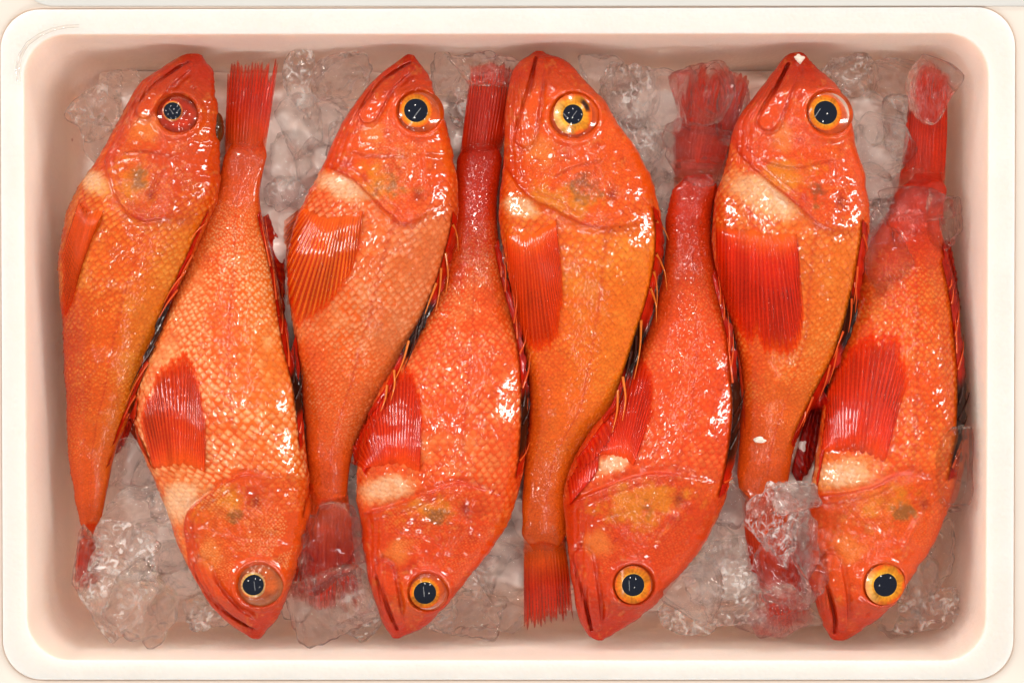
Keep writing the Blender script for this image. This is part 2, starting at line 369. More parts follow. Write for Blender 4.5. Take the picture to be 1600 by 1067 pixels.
# ------------------------------------------------------------------ fish data (photograph pixels; dorsal, ventral from snout to tail)
FISH = [
 dict(label='leftmost red fish, head up, with small reddened eye and golden flank', z=-38, tail_dz=-12,
  prof=[(318,87,284,88),(331,112,252,108),(336,145,222,130),(339,182,193,180),(340,222,177,213),(342,262,152,256),(338,312,120,305),(318,362,103,355),(296,415,95,412),(268,480,98,474),(242,545,101,530),(222,600,104,595),(200,655,106,640),(180,705,109,715),(167,765,116,765),(158,810,125,812),(148,845,137,846)],
  eye=(270,174,14,17,36,276,178), op=[(322,330),(285,340),(250,344),(225,347),(205,337),(186,312),(172,278),(163,250),(172,222)],
  pre=[(285,246),(247,239),(215,238),(185,240)], mouth=[(287,92),(250,124),(224,162)], maxi=[(290,98),(255,132),(226,170)], hole=(240,306),
  pale=(146,284,30,16,30), gold=(205,298,30,36), bruise=(217,285,11,20),
  main=(234,106,36), dors=(226,128,46), vent=(220,84,36), tailc=(236,104,42), palec=(248,190,130), pp=0.45, head=(216,84,34), eyec='red',
  pec=dict(base=[(126,306),(165,318)], tip=[(95,400),(98,500),(107,490),(120,440)], col=(222,84,32), ray=(232,104,48)),
  dor=(0.36,0.80,-6,0.585,0.05), tail=dict(end=[(166,905),(140,925),(119,905)], z=-52)),
 dict(label='second fish from the left, head down, palest pink flank and bulging glassy eye', z=-36, tail_dz=-12,
  prof=[(408,996,388,993),(432,968,352,968),(448,930,322,930),(462,885,297,885),(473,845,281,850),(480,800,268,806),(480,748,244,745),(475,700,222,695),(470,650,214,650),(464,602,222,600),(452,555,236,556),(442,505,256,505),(434,450,280,450),(424,400,300,400),(410,345,322,345),(405,305,338,305),(412,262,348,265),(426,210,354,212)],
  eye=(396,913,17,21,39,404,914), op=[(462,752),(420,740),(385,738),(358,751),(332,768),(310,783),(294,798),(287,820),(288,845)],
  pre=[(316,812),(327,824),(360,838),(400,844)], mouth=[(390,988),(350,958),(318,918),(301,885)], maxi=[(395,980),(360,955),(328,920),(315,890)], hole=(402,783),
  pale=(285,782,38,28,-50), gold=(345,785,46,24), bruise=(372,805,18,9),
  main=(241,108,56), dors=(242,130,66), vent=(240,126,92), tailc=(236,98,54), palec=(252,205,175), pp=0.8, head=(228,94,46), eyec='glass',
  pec=dict(base=[(242,742),(320,746)], tip=[(217,655),(236,595),(268,552),(292,547),(308,580),(322,655)], col=(206,50,26), ray=(226,92,52)),
  dor=(0.40,0.84,7,0.50,0.045), tail=dict(end=[(436,92),(398,89),(356,92)], z=-52)),
 dict(label='third fish from the left, head up, fanned orange pectoral fin and golden eye', z=-36, tail_dz=-10,
  prof=[(650,90,634,87),(668,118,596,116),(680,148,564,152),(692,185,538,190),(702,225,519,230),(710,268,503,270),(714,310,484,306),(712,350,466,345),(700,398,455,395),(684,450,453,445),(662,500,458,500),(634,550,466,550),(610,602,472,600),(578,650,477,650),(553,700,481,700),(544,745,483,745),(541,800,481,800)],
  eye=(650,173,19,27,38,655,175), op=[(704,322),(672,332),(650,348),(630,352),(606,334),(575,306),(552,283),(530,270),(512,262)],
  pre=[(545,236),(570,244),(600,247),(645,245)], mouth=[(638,92),(610,113),(578,140)], maxi=[(642,98),(606,130),(575,178)], hole=(654,306),
  pale=(540,296,42,18,22), gold=(590,285,44,34), bruise=(612,282,16,24),
  main=(242,114,60), dors=(228,128,100), vent=(234,98,52), tailc=(240,104,54), palec=(242,182,164), pp=0.62, head=(232,92,42), eyec='gold',
  pec=dict(base=[(476,322),(568,322)], tip=[(444,345),(441,400),(446,470),(468,516),(502,490),(536,450),(562,395)], col=(216,62,28), ray=(238,138,62)),
  dor=(0.38,0.80,9,0.61,0.06), tail=dict(end=[(562,945),(505,955),(448,935)], z=-50)),
 dict(label='fourth fish from the left, head down, red flank between the two golden-eyed upright heads', z=-37, tail_dz=-13,
  prof=[(630,994,612,994),(662,978,598,972),(692,950,588,940),(722,913,577,900),(748,880,570,860),(774,845,566,820),(796,805,560,775),(812,750,561,735),(820,690,568,685),(822,630,583,635),(819,570,608,585),(812,520,635,535),(798,468,662,485),(786,420,685,430),(778,370,703,372),(776,315,713,315),(782,265,714,265),(790,215,715,220)],
  eye=(664,926,18,25,35,668,925), op=[(785,775),(742,757),(720,752),(692,759),(661,771),(633,782),(596,794),(568,802)],
  pre=[(610,820),(636,831),(675,844),(700,862)], mouth=[(618,988),(607,955),(596,915),(586,880)], maxi=[(622,980),(612,940),(600,890)], hole=(727,793),
  pale=(603,762,42,20,-12), gold=(668,793,46,22), bruise=(682,806,22,12),
  main=(237,92,44), dors=(238,98,54), vent=(236,94,56), tailc=(222,60,32), palec=(248,178,150), pp=0.55, head=(226,82,38), eyec='gold',
  pec=dict(base=[(572,734),(655,746)], tip=[(546,722),(573,662),(604,602),(630,566),(650,590),(662,645)], col=(208,46,26), ray=(224,80,46)),
  dor=(0.38,0.80,5,0.47,0.06), tail=dict(end=[(806,100),(770,96),(736,102)], z=-50)),
 dict(label='fifth fish from the left, head up, yellow-orange flank and dark spot in its eye', z=-34, tail_dz=-12,
  prof=[(852,84,834,82),(884,96,810,100),(912,126,797,130),(944,160,791,172),(968,200,790,216),(994,238,788,262),(1015,280,783,306),(1028,330,783,345),(1031,385,790,395),(1022,445,800,445),(1006,503,813,500),(990,555,822,550),(976,595,827,595),(958,640,829,640),(922,682,825,686),(895,725,820,735),(884,775,817,785),(884,830,816,830),(886,862,818,862)],
  eye=(895,180,16,32,42,897,183), op=[(1010,345),(984,352),(950,357),(911,354),(888,343),(860,326),(835,317),(812,295),(792,264)],
  pre=[(860,285),(880,270),(910,258),(948,252)], mouth=[(838,84),(832,125),(822,165),(812,205)], maxi=[(846,92),(834,150),(820,215)], hole=(955,306),
  pale=(815,326,30,16,20), gold=(868,315,52,22), bruise=(912,290,22,18),
  main=(241,118,46), dors=(242,132,52), vent=(236,106,48), tailc=(238,112,48), palec=(246,176,110), pp=0.42, head=(232,96,40), eyec='yellow',
  pec=dict(base=[(788,352),(868,334)], tip=[(800,470),(815,535),(840,552),(862,548),(876,515),(880,440)], col=(216,62,28), ray=(228,86,44)),
  dor=(0.36,0.74,9,0.60,0.05), tail=dict(end=[(897,972),(860,978),(818,986)], z=-56)),
 dict(label='sixth fish from the left, head down, deep red-orange with dark mouth slit', z=-36, tail_dz=-12,
  prof=[(942,1000,916,988),(980,976,903,960),(1018,948,896,915),(1050,912,890,870),(1078,875,886,830),(1104,838,883,790),(1124,795,886,755),(1138,745,900,715),(1148,690,925,672),(1152,635,952,635),(1148,580,982,590),(1142,527,1005,540),(1131,478,1022,490),(1119,430,1034,440),(1111,385,1040,390),(1111,335,1042,340),(1120,295,1050,300),(1128,270,1056,275)],
  eye=(989,913,18,30,36,990,912), op=[(1112,752),(1068,741),(1029,737),(995,742),(967,751),(930,765),(902,779),(886,790)],
  pre=[(950,778),(956,810),(980,840),(1020,856)], mouth=[(926,990),(918,950),(912,910),(903,868)], maxi=[(934,985),(924,930),(911,872)], hole=(1059,779),
  pale=(955,722,34,14,-25), gold=(1000,780,64,34), bruise=(1010,790,8,10),
  main=(236,90,42), dors=(234,84,46), vent=(234,92,58), tailc=(222,66,38), palec=(246,168,140), pp=0.32, head=(220,78,36), eyec='gold',
  pec=dict(base=[(928,714),(988,737)], tip=[(934,690),(952,640),(972,600),(993,558),(1016,566),(1022,640)], col=(208,40,26), ray=(224,72,42)),
  dor=(0.36,0.78,6,0.50,0.09), tail=dict(end=[(1174,118),(1115,103),(1060,110)], z=-54)),
 dict(label='seventh fish from the left, head up, broad white throat patch and large eye', z=-34, tail_dz=-14,
  prof=[(1254,84,1228,88),(1282,112,1204,118),(1308,142,1172,160),(1325,182,1148,200),(1333,222,1140,240),(1345,262,1130,276),(1352,310,1120,312),(1354,355,1115,355),(1347,405,1118,405),(1338,455,1130,455),(1326,507,1144,507),(1306,562,1154,560),(1278,615,1158,615),(1255,660,1158,660),(1238,705,1155,705),(1231,750,1153,750),(1222,788,1162,788)],
  eye=(1289,177,19,28,40,1296,177), op=[(1345,350),(1318,362),(1297,362),(1269,348),(1241,323),(1207,295),(1182,270),(1156,239),(1150,215)],
  pre=[(1180,246),(1200,256),(1235,264),(1275,258),(1312,250)], mouth=[(1238,94),(1222,125),(1203,160),(1187,190)], maxi=[(1248,95),(1226,140),(1200,190)], hole=(1311,317),
  pale=(1190,308,62,26,28), gold=(1225,285,44,26), bruise=(1275,300,16,14),
  main=(240,116,50), dors=(236,128,56), vent=(232,92,44), tailc=(240,108,56), palec=(246,178,132), pp=0.52, head=(228,88,42), eyec='gold',
  pec=dict(base=[(1118,336),(1244,350)], tip=[(1120,440),(1150,520),(1180,548),(1212,560),(1245,552),(1258,500)], col=(208,40,24), ray=(222,66,38)),
  dor=(0.40,0.86,9,0.60,0.05), tail=dict(end=[(1262,960),(1220,988),(1180,985)], z=-52)),
 dict(label='rightmost red fish, head down, bright red pectoral fin with glossy ridges', z=-36, tail_dz=-16,
  prof=[(1326,998,1296,996),(1362,972,1284,968),(1398,938,1272,930),(1425,897,1262,893),(1448,860,1259,855),(1468,820,1264,815),(1482,775,1269,772),(1494,725,1276,720),(1502,670,1284,665),(1504,610,1294,610),(1500,550,1308,555),(1494,490,1325,500),(1486,440,1338,450),(1476,395,1352,400),(1470,350,1375,352),(1476,310,1396,315),(1485,270,1414,272)],
  eye=(1383,913,19,33,37,1381,912), op=[(1468,758),(1440,742),(1420,737),(1392,742),(1364,757),(1336,765),(1302,771),(1272,776)],
  pre=[(1335,800),(1364,818),(1395,845),(1425,860)], mouth=[(1312,995),(1308,960),(1298,925),(1284,880)], maxi=[(1322,985),(1312,930),(1298,880)], hole=(1442,787),
  pale=(1318,740,50,24,-12), gold=(1375,782,50,26), bruise=(1404,796,18,14),
  main=(238,94,38), dors=(238,104,42), vent=(236,88,40), tailc=(222,60,28), palec=(246,170,118), pp=0.52, head=(232,94,42), eyec='yellow',
  pec=dict(base=[(1284,712),(1380,738)], tip=[(1284,655),(1300,585),(1332,536),(1368,515),(1405,522),(1419,590)], col=(214,48,24), ray=(228,76,40)),
  dor=(0.38,0.80,6,0.50,0.08), tail=dict(end=[(1482,120),(1446,97),(1424,118)], z=-52)),
]

def poly_dist(X, P):
    """distance of points X (n,2) to polyline P; nearest segment's side vector and position along"""
    best = np.full(len(X), 1e9); side = np.zeros((len(X), 2)); pos = np.zeros(len(X)); near = np.zeros((len(X), 2))
    seg = np.diff(P, axis=0); ln = np.linalg.norm(seg, axis=1); cum = np.concatenate([[0], np.cumsum(ln)])
    for k in range(len(seg)):
        t = np.clip(((X - P[k]) @ seg[k]) / (ln[k] ** 2), 0, 1)
        q = P[k] + t[:, None] * seg[k]
        d = np.linalg.norm(X - q, axis=1)
        m = d < best
        best[m] = d[m]; near[m] = q[m]; pos[m] = ((cum[k] + t * ln[k]) / cum[-1])[m]
        side[m] = np.array([-seg[k][1], seg[k][0]]) / ln[k]
    return best, near, side, pos
def op_signed(X, P, inside):
    d, near, side, pos = poly_dist(X, P)
    s = np.einsum('ij,ij->i', X - near, side)
    s0 = np.einsum('ij,ij->i', inside - near, side)
    return np.where(s * s0 > 0, -d, d), pos        # negative on the head side

def head_w(sd, pos):
    w = 0.5 + 15 * sm(0.34, 0.0, pos)
    return sm(w, -w, sd)
# heightmap of everything laid in the box, world mm
HX0, HY0, HN, HM = -330, -220, 661, 441
HMAP = np.full((HN, HM), -80.0)
def hsample(x, y, H=None):
    H = HMAP if H is None else H
    fx = np.clip(x - HX0, 0, HN - 1.001); fy = np.clip(y - HY0, 0, HM - 1.001)
    i = fx.astype(int); j = fy.astype(int); u = fx - i; v = fy - j
    return (H[i, j] * (1 - u) + H[i + 1, j] * u) * (1 - v) + (H[i, j + 1] * (1 - u) + H[i + 1, j + 1] * u) * v
def blur(H, n):
    for _ in range(n):
        P = np.pad(H, 1, mode='edge')
        H = (P[:-2, 1:-1] + P[2:, 1:-1] + P[1:-1, :-2] + P[1:-1, 2:] + 2 * P[1:-1, 1:-1]) / 6
    return H

NV_TOP, NV_BOT = 128, 22
def build_body(f, idx):
    prof = np.array(f['prof'], float)
    nh, nb = 210, 170
    t = np.concatenate([np.linspace(0, 0.40, nh, endpoint=False), np.linspace(0.40, 1, nb)])
    pr = catmull(prof, t)
    D = pr[:, :2]; V = pr[:, 2:]
    # rough head outline
    n1 = fbm(t * 900, t * 0 + idx * 31, 20, 3, idx)
    wd = (D - V); ln = np.linalg.norm(wd, axis=1, keepdims=True); un = wd / ln
    D = D + un * (n1 * 5 * sm(0.42, 0.3, t))[:, None]
    V = V - un * (fbm(t * 900, t * 0 + idx * 57, 30, 2, idx + 9) * 3)[:, None]
    zc = f['z'] + f['tail_dz'] * sm(0.35, 1.0, t) - 6 * sm(0.12, 0.0, t)
    Dw = W(D, zc); Vw = W(V, zc)
    c = (Dw + Vw) / 2; w = (Dw - Vw) / 2
    w = w * (1.025 - 0.45 * sm(0.955, 1.0, t))[:, None]
    half = np.linalg.norm(w[:, :2], axis=1)
    T = half * np.interp(t, [0, .05, .15, .3, .45, .7, .9, 1], [.75, .60, .56, .58, .58, .60, .56, .22])
    # angles round the section: dorsal (0) over the top to ventral (pi), then below
    th = np.concatenate([np.linspace(0, math.pi, NV_TOP), np.linspace(math.pi, 2 * math.pi, NV_BOT + 2)[1:-1]])
    q = np.cos(th); h = np.sin(th)
    q = np.sign(q) * np.abs(q) ** 0.92
    h = np.sign(h) * np.abs(h) ** 0.86
    P = c[:, None, :] + w[:, None, :] * q[None, :, None]
    P[..., 2] += T[:, None] * h[None, :]
    # snout closed by rounding the first rows
    nu, nv = len(t), len(th)
    X = P[..., :2].reshape(-1, 2)
    Q = np.broadcast_to(q, (nu, nv)).reshape(-1); TT = np.repeat(t, nv); Hh = np.broadcast_to(h, (nu, nv)).reshape(-1)
    zt = f['z'] + 19
    top = np.clip(Hh, 0, 1)
    soft = sm(0.0, 0.35, Hh)
    e = f['eye']
    eyeW = W(np.array(e[:2], float), zt)[:2]
    eyeO = W(np.array(e[5:7], float), zt)[:2]
    ro = e[4] * PX * 0.985
    opP = catmull(W(np.array(f['op'], float), zt)[:, :2], 40)
    sd, pos = op_signed(X, opP, eyeO)
    dz = np.zeros(len(X))
    fade = sm(0.02, 0.25, pos) * sm(1.0, 0.93, pos)
    headside = sm(0.7, -0.7, sd)
    dz += fade * (headside * 2.6 * np.exp(-(np.minimum(sd, 0) / 15) ** 2) - 0.9 * (1 - headside) * np.exp(-(np.maximum(sd, 0) / 3.0) ** 2) - 0.7 * np.exp(-((sd + 6) / 1.0) ** 2) * sm(0.3, 0.5, pos))
    preP = catmull(W(np.array(f['pre'], float), zt)[:, :2], 24)
    d, near, side, pp = poly_dist(X, preP)
    s2, _ = op_signed(X, preP, eyeO)
    fd = sm(0, .15, pp) * sm(1, .85, pp)
    dz += fd * (sm(1.0, -1.0, s2 + 3 * fbm(X[:, 0], X[:, 1], 12, 2, idx + 13)) * 1.4 * np.exp(-(np.minimum(s2, 0) / 9) ** 2) - 0.25 * sm(-0.6, 0.6, s2) * np.exp(-(np.maximum(s2, 0) / 2.0) ** 2))
    # folds of the gill membrane and lower jaw, nostrils
    for q0, dep, wdt in ((-0.62, 0.9, 0.030), (-0.74, 1.1, 0.028), (-0.85, 0.9, 0.022)):
        dz -= dep * np.exp(-((Q - q0 - 0.35 * (TT - 0.2) + 0.05 * fbm(X[:, 0], X[:, 1], 20, 2, idx)) / wdt) ** 2) * sm(0.05, 0.12, TT) * sm(0.33, 0.26, TT)
    dz += 1.6 * np.exp(-((Q + 0.05 + 0.5 * (TT - 0.12)) / 0.10) ** 2) * sm(0.02, 0.06, TT) * sm(0.2, 0.15, TT)
    for nt_, nq in ((0.085, 0.42), (0.105, 0.52)):
        dz -= 1.3 * np.exp(-((TT - nt_) / 0.006) ** 2 - ((Q - nq) / 0.05) ** 2)
    mxP = catmull(W(np.array(f['maxi'], float), zt)[:, :2], 20)
    d, _, _, pm = poly_dist(X, mxP)
    wv = 2.8 + 3.2 * pm
    dz += 2.3 * sm(0.45, -0.45, d - wv) * sm(0.0, 0.1, pm + 0.05)
    sm_d, _ = op_signed(X, mxP, eyeO)
    inm = sm(0.02, 0.12, pm) * sm(0.30, 0.24, TT)
    dz -= 1.7 * np.exp(-((sm_d - wv - 0.8) / 0.8) ** 2) * inm * sm(1.0, 0.9, pm)
    dz += 1.2 * np.exp(-((sm_d - wv - 4.5) / 2.4) ** 2) * inm
    dz -= 0.9 * np.exp(-((sm_d + wv + 2.0) / 1.5) ** 2) * inm
    hpt = W(np.array(f['hole'], float), zt)[:2]
    for k0, k1, dv in ((0.42, 0.9, 0.0), (0.40, 0.85, 0.16), (0.45, 0.9, -0.2)):
        tgt = hpt + (opP[0] - hpt) * dv * 2
        rp_ = np.array([eyeO + (tgt - eyeO) * k0, eyeO + (tgt - eyeO) * (k0 + k1) / 2 + (opP[0] - hpt) * 0.06, eyeO + (tgt - eyeO) * k1])
        d_r, _, _, p_r = poly_dist(X, rp_)
        dz += 1.3 * np.exp(-((d_r + 0.8 * fbm(X[:, 0], X[:, 1], 8, 2, idx + 2)) / 1.3) ** 2) * sm(0, .2, p_r) * sm(1, .8, p_r)
    moP = catmull(W(np.array(f['mouth'], float), zt)[:, :2], 20)
    dm, _, _, pmo = poly_dist(X, moP)
    dz -= 2.4 * np.exp(-(dm / 1.0) ** 2) * sm(0.75, 0.35, pmo)
    r = np.linalg.norm(X - eyeO, axis=1)
    dz += 1.5 * np.exp(-((r - ro * 1.06) / 1.8) ** 2) + 2.0 * np.exp(-(r / (ro * 1.7)) ** 4)
    dz -= 3.0 * sm(ro * 1.0, ro * 0.82, r)
    hp = W(np.array(f['hole'], float), zt)[:2]
    rh = np.linalg.norm((X - hp) * np.array([1, .7]), axis=1)
    dz -= 1.7 * np.exp(-(rh / 3.0) ** 2)
    inhead = np.where(sd < 0, 1.0, 0.0) * sm(0.5, 0.42, TT)
    dz += inhead * (fbm(X[:, 0], X[:, 1], 9, 3, idx) * 1.6 + fbm(X[:, 0], X[:, 1], 3, 2, idx + 5) * 0.55)
    # fine radiating ridges on the lower gill cover and jaw
    dz += (1 - inhead) * fbm(X[:, 0], X[:, 1], 26, 2, idx + 3) * 2.2
    z = P[..., 2].reshape(-1) + dz * soft
    P[..., 2] = z.reshape(nu, nv)
    posn = lambda X_: poly_dist(X_, opP)[3]
    # ---------------- colour: pigment plus pale sheen; creases and plate edges darkened
    def colour(X, t, q, sd, ps, head=True):
        n_big = fbm(X[:, 0], X[:, 1], 34, 3, idx + 20); n_mid = fbm(X[:, 0], X[:, 1], 9, 3, idx + 40); n_f = fbm(X[:, 0], X[:, 1], 2.4, 2, idx + 60)
        main, dors, vent, tl, hd = (L(*f[k]) for k in ('main', 'dors', 'vent', 'tailc', 'head'))
        c = main[None] + 0 * X[:, :1]
        def mix(c, col, w): return c * (1 - w[:, None]) + np.asarray(col)[None] * w[:, None]
        c = mix(c, dors, sm(0.0, 0.75, q + n_big * 0.7))
        c = mix(c, vent, sm(-0.1, -0.8, q + n_big * 0.7))
        red = L(206, 48, 26)
        c = mix(c, red, 0.75 * sm(0.86, 1.0, np.abs(q)))
        c = mix(c, tl, sm(0.68, 0.95, t + n_big * 0.12))
        c = mix(c, L(*f['palec']), np.clip(f['pp'] * 0.6 * sm(0.05, 0.5, n_mid + n_big * 0.6), 0, 1) * sm(0.9, .6, t))
        ll = q - 0.22 - 0.12 * np.cos(t * 3.1) + 0.03 * n_mid
        c = mix(c, L(200, 50, 26), 0.45 * np.exp(-(ll / 0.028) ** 2) * sm(0.3, 0.4, t) * sm(0.97, 0.9, t))
        if head:
            hc = mix(hd[None] + 0 * X[:, :1], L(196, 44, 24), sm(0.16, 0.03, t + n_mid * 0.05) * 0.8)
            hc = mix(hc, L(232, 120, 60), sm(0.05, 0.45, n_big + 0.5 * n_mid) * 0.45)
            hc = mix(hc, L(180, 36, 22), sm(0.1, 0.5, n_mid) * 0.5)
            # lower jaw and cheek membrane deeper red
            hc = mix(hc, L(206, 60, 34), sm(-0.55, -0.95, q) * 0.6)
            g = f['gold']; gx = W(np.array(g[:2], float), zt)[:2]
            gr = np.hypot((X[:, 0] - gx[0]) / (g[2] * PX), (X[:, 1] - gx[1]) / (g[3] * PX)) * 0.85 + n_mid * 1.7 + n_f * 0.6
            hc = mix(hc, L(228, 146, 56), sm(1.2, 0.2, gr) * 0.8)
            b = f['bruise']; bx = W(np.array(b[:2], float), zt)[:2]
            br = np.hypot((X[:, 0] - bx[0]) / (b[2] * PX), (X[:, 1] - bx[1]) / (b[3] * PX)) * 0.8 + n_mid * 1.6 + n_f * 1.2
            hc = mix(hc, L(120, 84, 76), sm(1.1, 0.1, br) * 0.7)
            hc = mix(hc, L(246, 190, 150), sm(0.22, 0.5, n_f + n_mid * 0.5) * 0.2)
            rr = np.hypot(X[:, 0] - hp[0], (X[:, 1] - hp[1]) * .7)
            hc = mix(hc, L(150, 30, 20), 0.75 * np.exp(-(rr / 3.2) ** 2))
            dmm, _, _, pq = poly_dist(X, moP)
            hc = mix(hc, L(150, 24, 18), 0.7 * np.exp(-(dmm / 1.1) ** 2) * sm(.75, .35, pq))
            dq, _, _, pq2 = poly_dist(X, mxP)
            hc = mix(hc, L(176, 34, 22), 0.38 * np.exp(-((dq - (2.8 + 3.2 * pq2)) / 0.8) ** 2) * sm(0.05, 0.2, pq2))
            ck = mxP[-1] + (hp - mxP[-1]) * 0.28 + (opP[-1] - hp) * 0.08
            rc = np.hypot(X[:, 0] - ck[0], X[:, 1] - ck[1]) / 11 + n_mid * 0.9
            hc = mix(hc, L(240, 152, 108), sm(1.1, 0.3, rc) * 0.6)
            dp, _, _, pp2 = poly_dist(X, preP)
            hc = mix(hc, L(170, 40, 24), 0.22 * np.exp(-((dp + 1.5 * n_mid) / 1.2) ** 2) * sm(0, .15, pp2) * sm(1, .85, pp2))
            hc = mix(hc, L(196, 56, 30), 0.4 * np.exp(-((sd + 6) / 1.0) ** 2) * sm(0.3, 0.5, posn(X)))
            dop = np.abs(sd)
            hc = mix(hc, L(190, 40, 24), 0.6 * np.exp(-(dop / 2.0) ** 2))
            c = c * (1 - ps[:, None]) + hc * ps[:, None]
        pl = f['pale']; px_ = W(np.array(pl[:2], float), f['z'] + 14)[:2]
        a = -math.radians(pl[4]); dx = X[:, 0] - px_[0]; dy = X[:, 1] - px_[1]
        ru = (dx * math.cos(a) + dy * math.sin(a)) / (pl[2] * PX); rv = (-dx * math.sin(a) + dy * math.cos(a)) / (pl[3] * PX)
        pr_ = np.hypot(ru, rv) + n_mid * 0.5
        c = mix(c, L(246, 208, 188), np.clip(sm(1.35, 0.55, pr_ + n_f * 0.5) * (1 - ps) * (0.85 + 0.5 * n_f), 0, 1))
        return c * 0.93
    hw = head_w(sd, pos) * sm(0.5, 0.42, TT)
    col = colour(X, TT, Q, sd, hw)
    # caps
    Vt = P.reshape(-1, 3)
    F = grid_faces(nu, nv, True)
    snout = P[0].mean(0); dirn = P[0].mean(0) - P[3].mean(0); dirn /= np.linalg.norm(dirn)
    tailp = P[-1].mean(0)
    n0 = len(Vt)
    capr = P[0] * 0.55 + snout * 0.45 + dirn * 1.2
    Vt = np.vstack([Vt, capr, [snout + dirn * 1.4], [tailp]])
    j = np.arange(nv); jn = (j + 1) % nv
    capf = np.stack([n0 + j, n0 + jn, jn, j], 1)
    tri0 = np.stack([np.full(nv, n0 + nv), n0 + jn, n0 + j, n0 + j], 1)[:, :4]
    F = np.vstack([F, capf])
    col = np.vstack([col, col[:nv], col[:1], col[-1:]])
    # triangles as degenerate-free separate fan: use quads joining opposite columns
    hn = nv // 2
    k = np.arange(hn - 1)
    fan = np.stack([n0 + k, n0 + k + 1, n0 + nv - 2 - k, n0 + nv - 1 - k], 1)
    b0 = (nu - 1) * nv
    fan2 = np.stack([b0 + nv - 1 - k, b0 + nv - 2 - k, b0 + k + 1, b0 + k], 1)
    F = np.vstack([F, fan, fan2])
    # heightmap
    xi = np.clip(np.round(P[..., 0] - HX0).astype(int), 0, HN - 1); yi = np.clip(np.round(P[..., 1] - HY0).astype(int), 0, HM - 1)
    np.maximum.at(HMAP, (xi.ravel(), yi.ravel()), P[..., 2].ravel())
    return dict(mxP=mxP, P=P, t=t, q=q, V=Vt, F=F, col=col, colour=colour, opP=opP, eyeO=eyeO, eyeW=eyeW, ro=ro, Dw=Dw, Vw=Vw, zc=zc, zt=zt)

def bil(A, u, v):
    u = np.clip(u, 0, A.shape[0] - 1.001); v = np.clip(v, 0, A.shape[1] - 1.001)
    i = u.astype(int); j = v.astype(int); a = (u - i); b = (v - j)
    if A.ndim == 3: a = a[..., None]; b = b[..., None]
    return (A[i, j] * (1 - a) + A[i + 1, j] * a) * (1 - b) + (A[i, j + 1] * (1 - a) + A[i + 1, j + 1] * a) * b

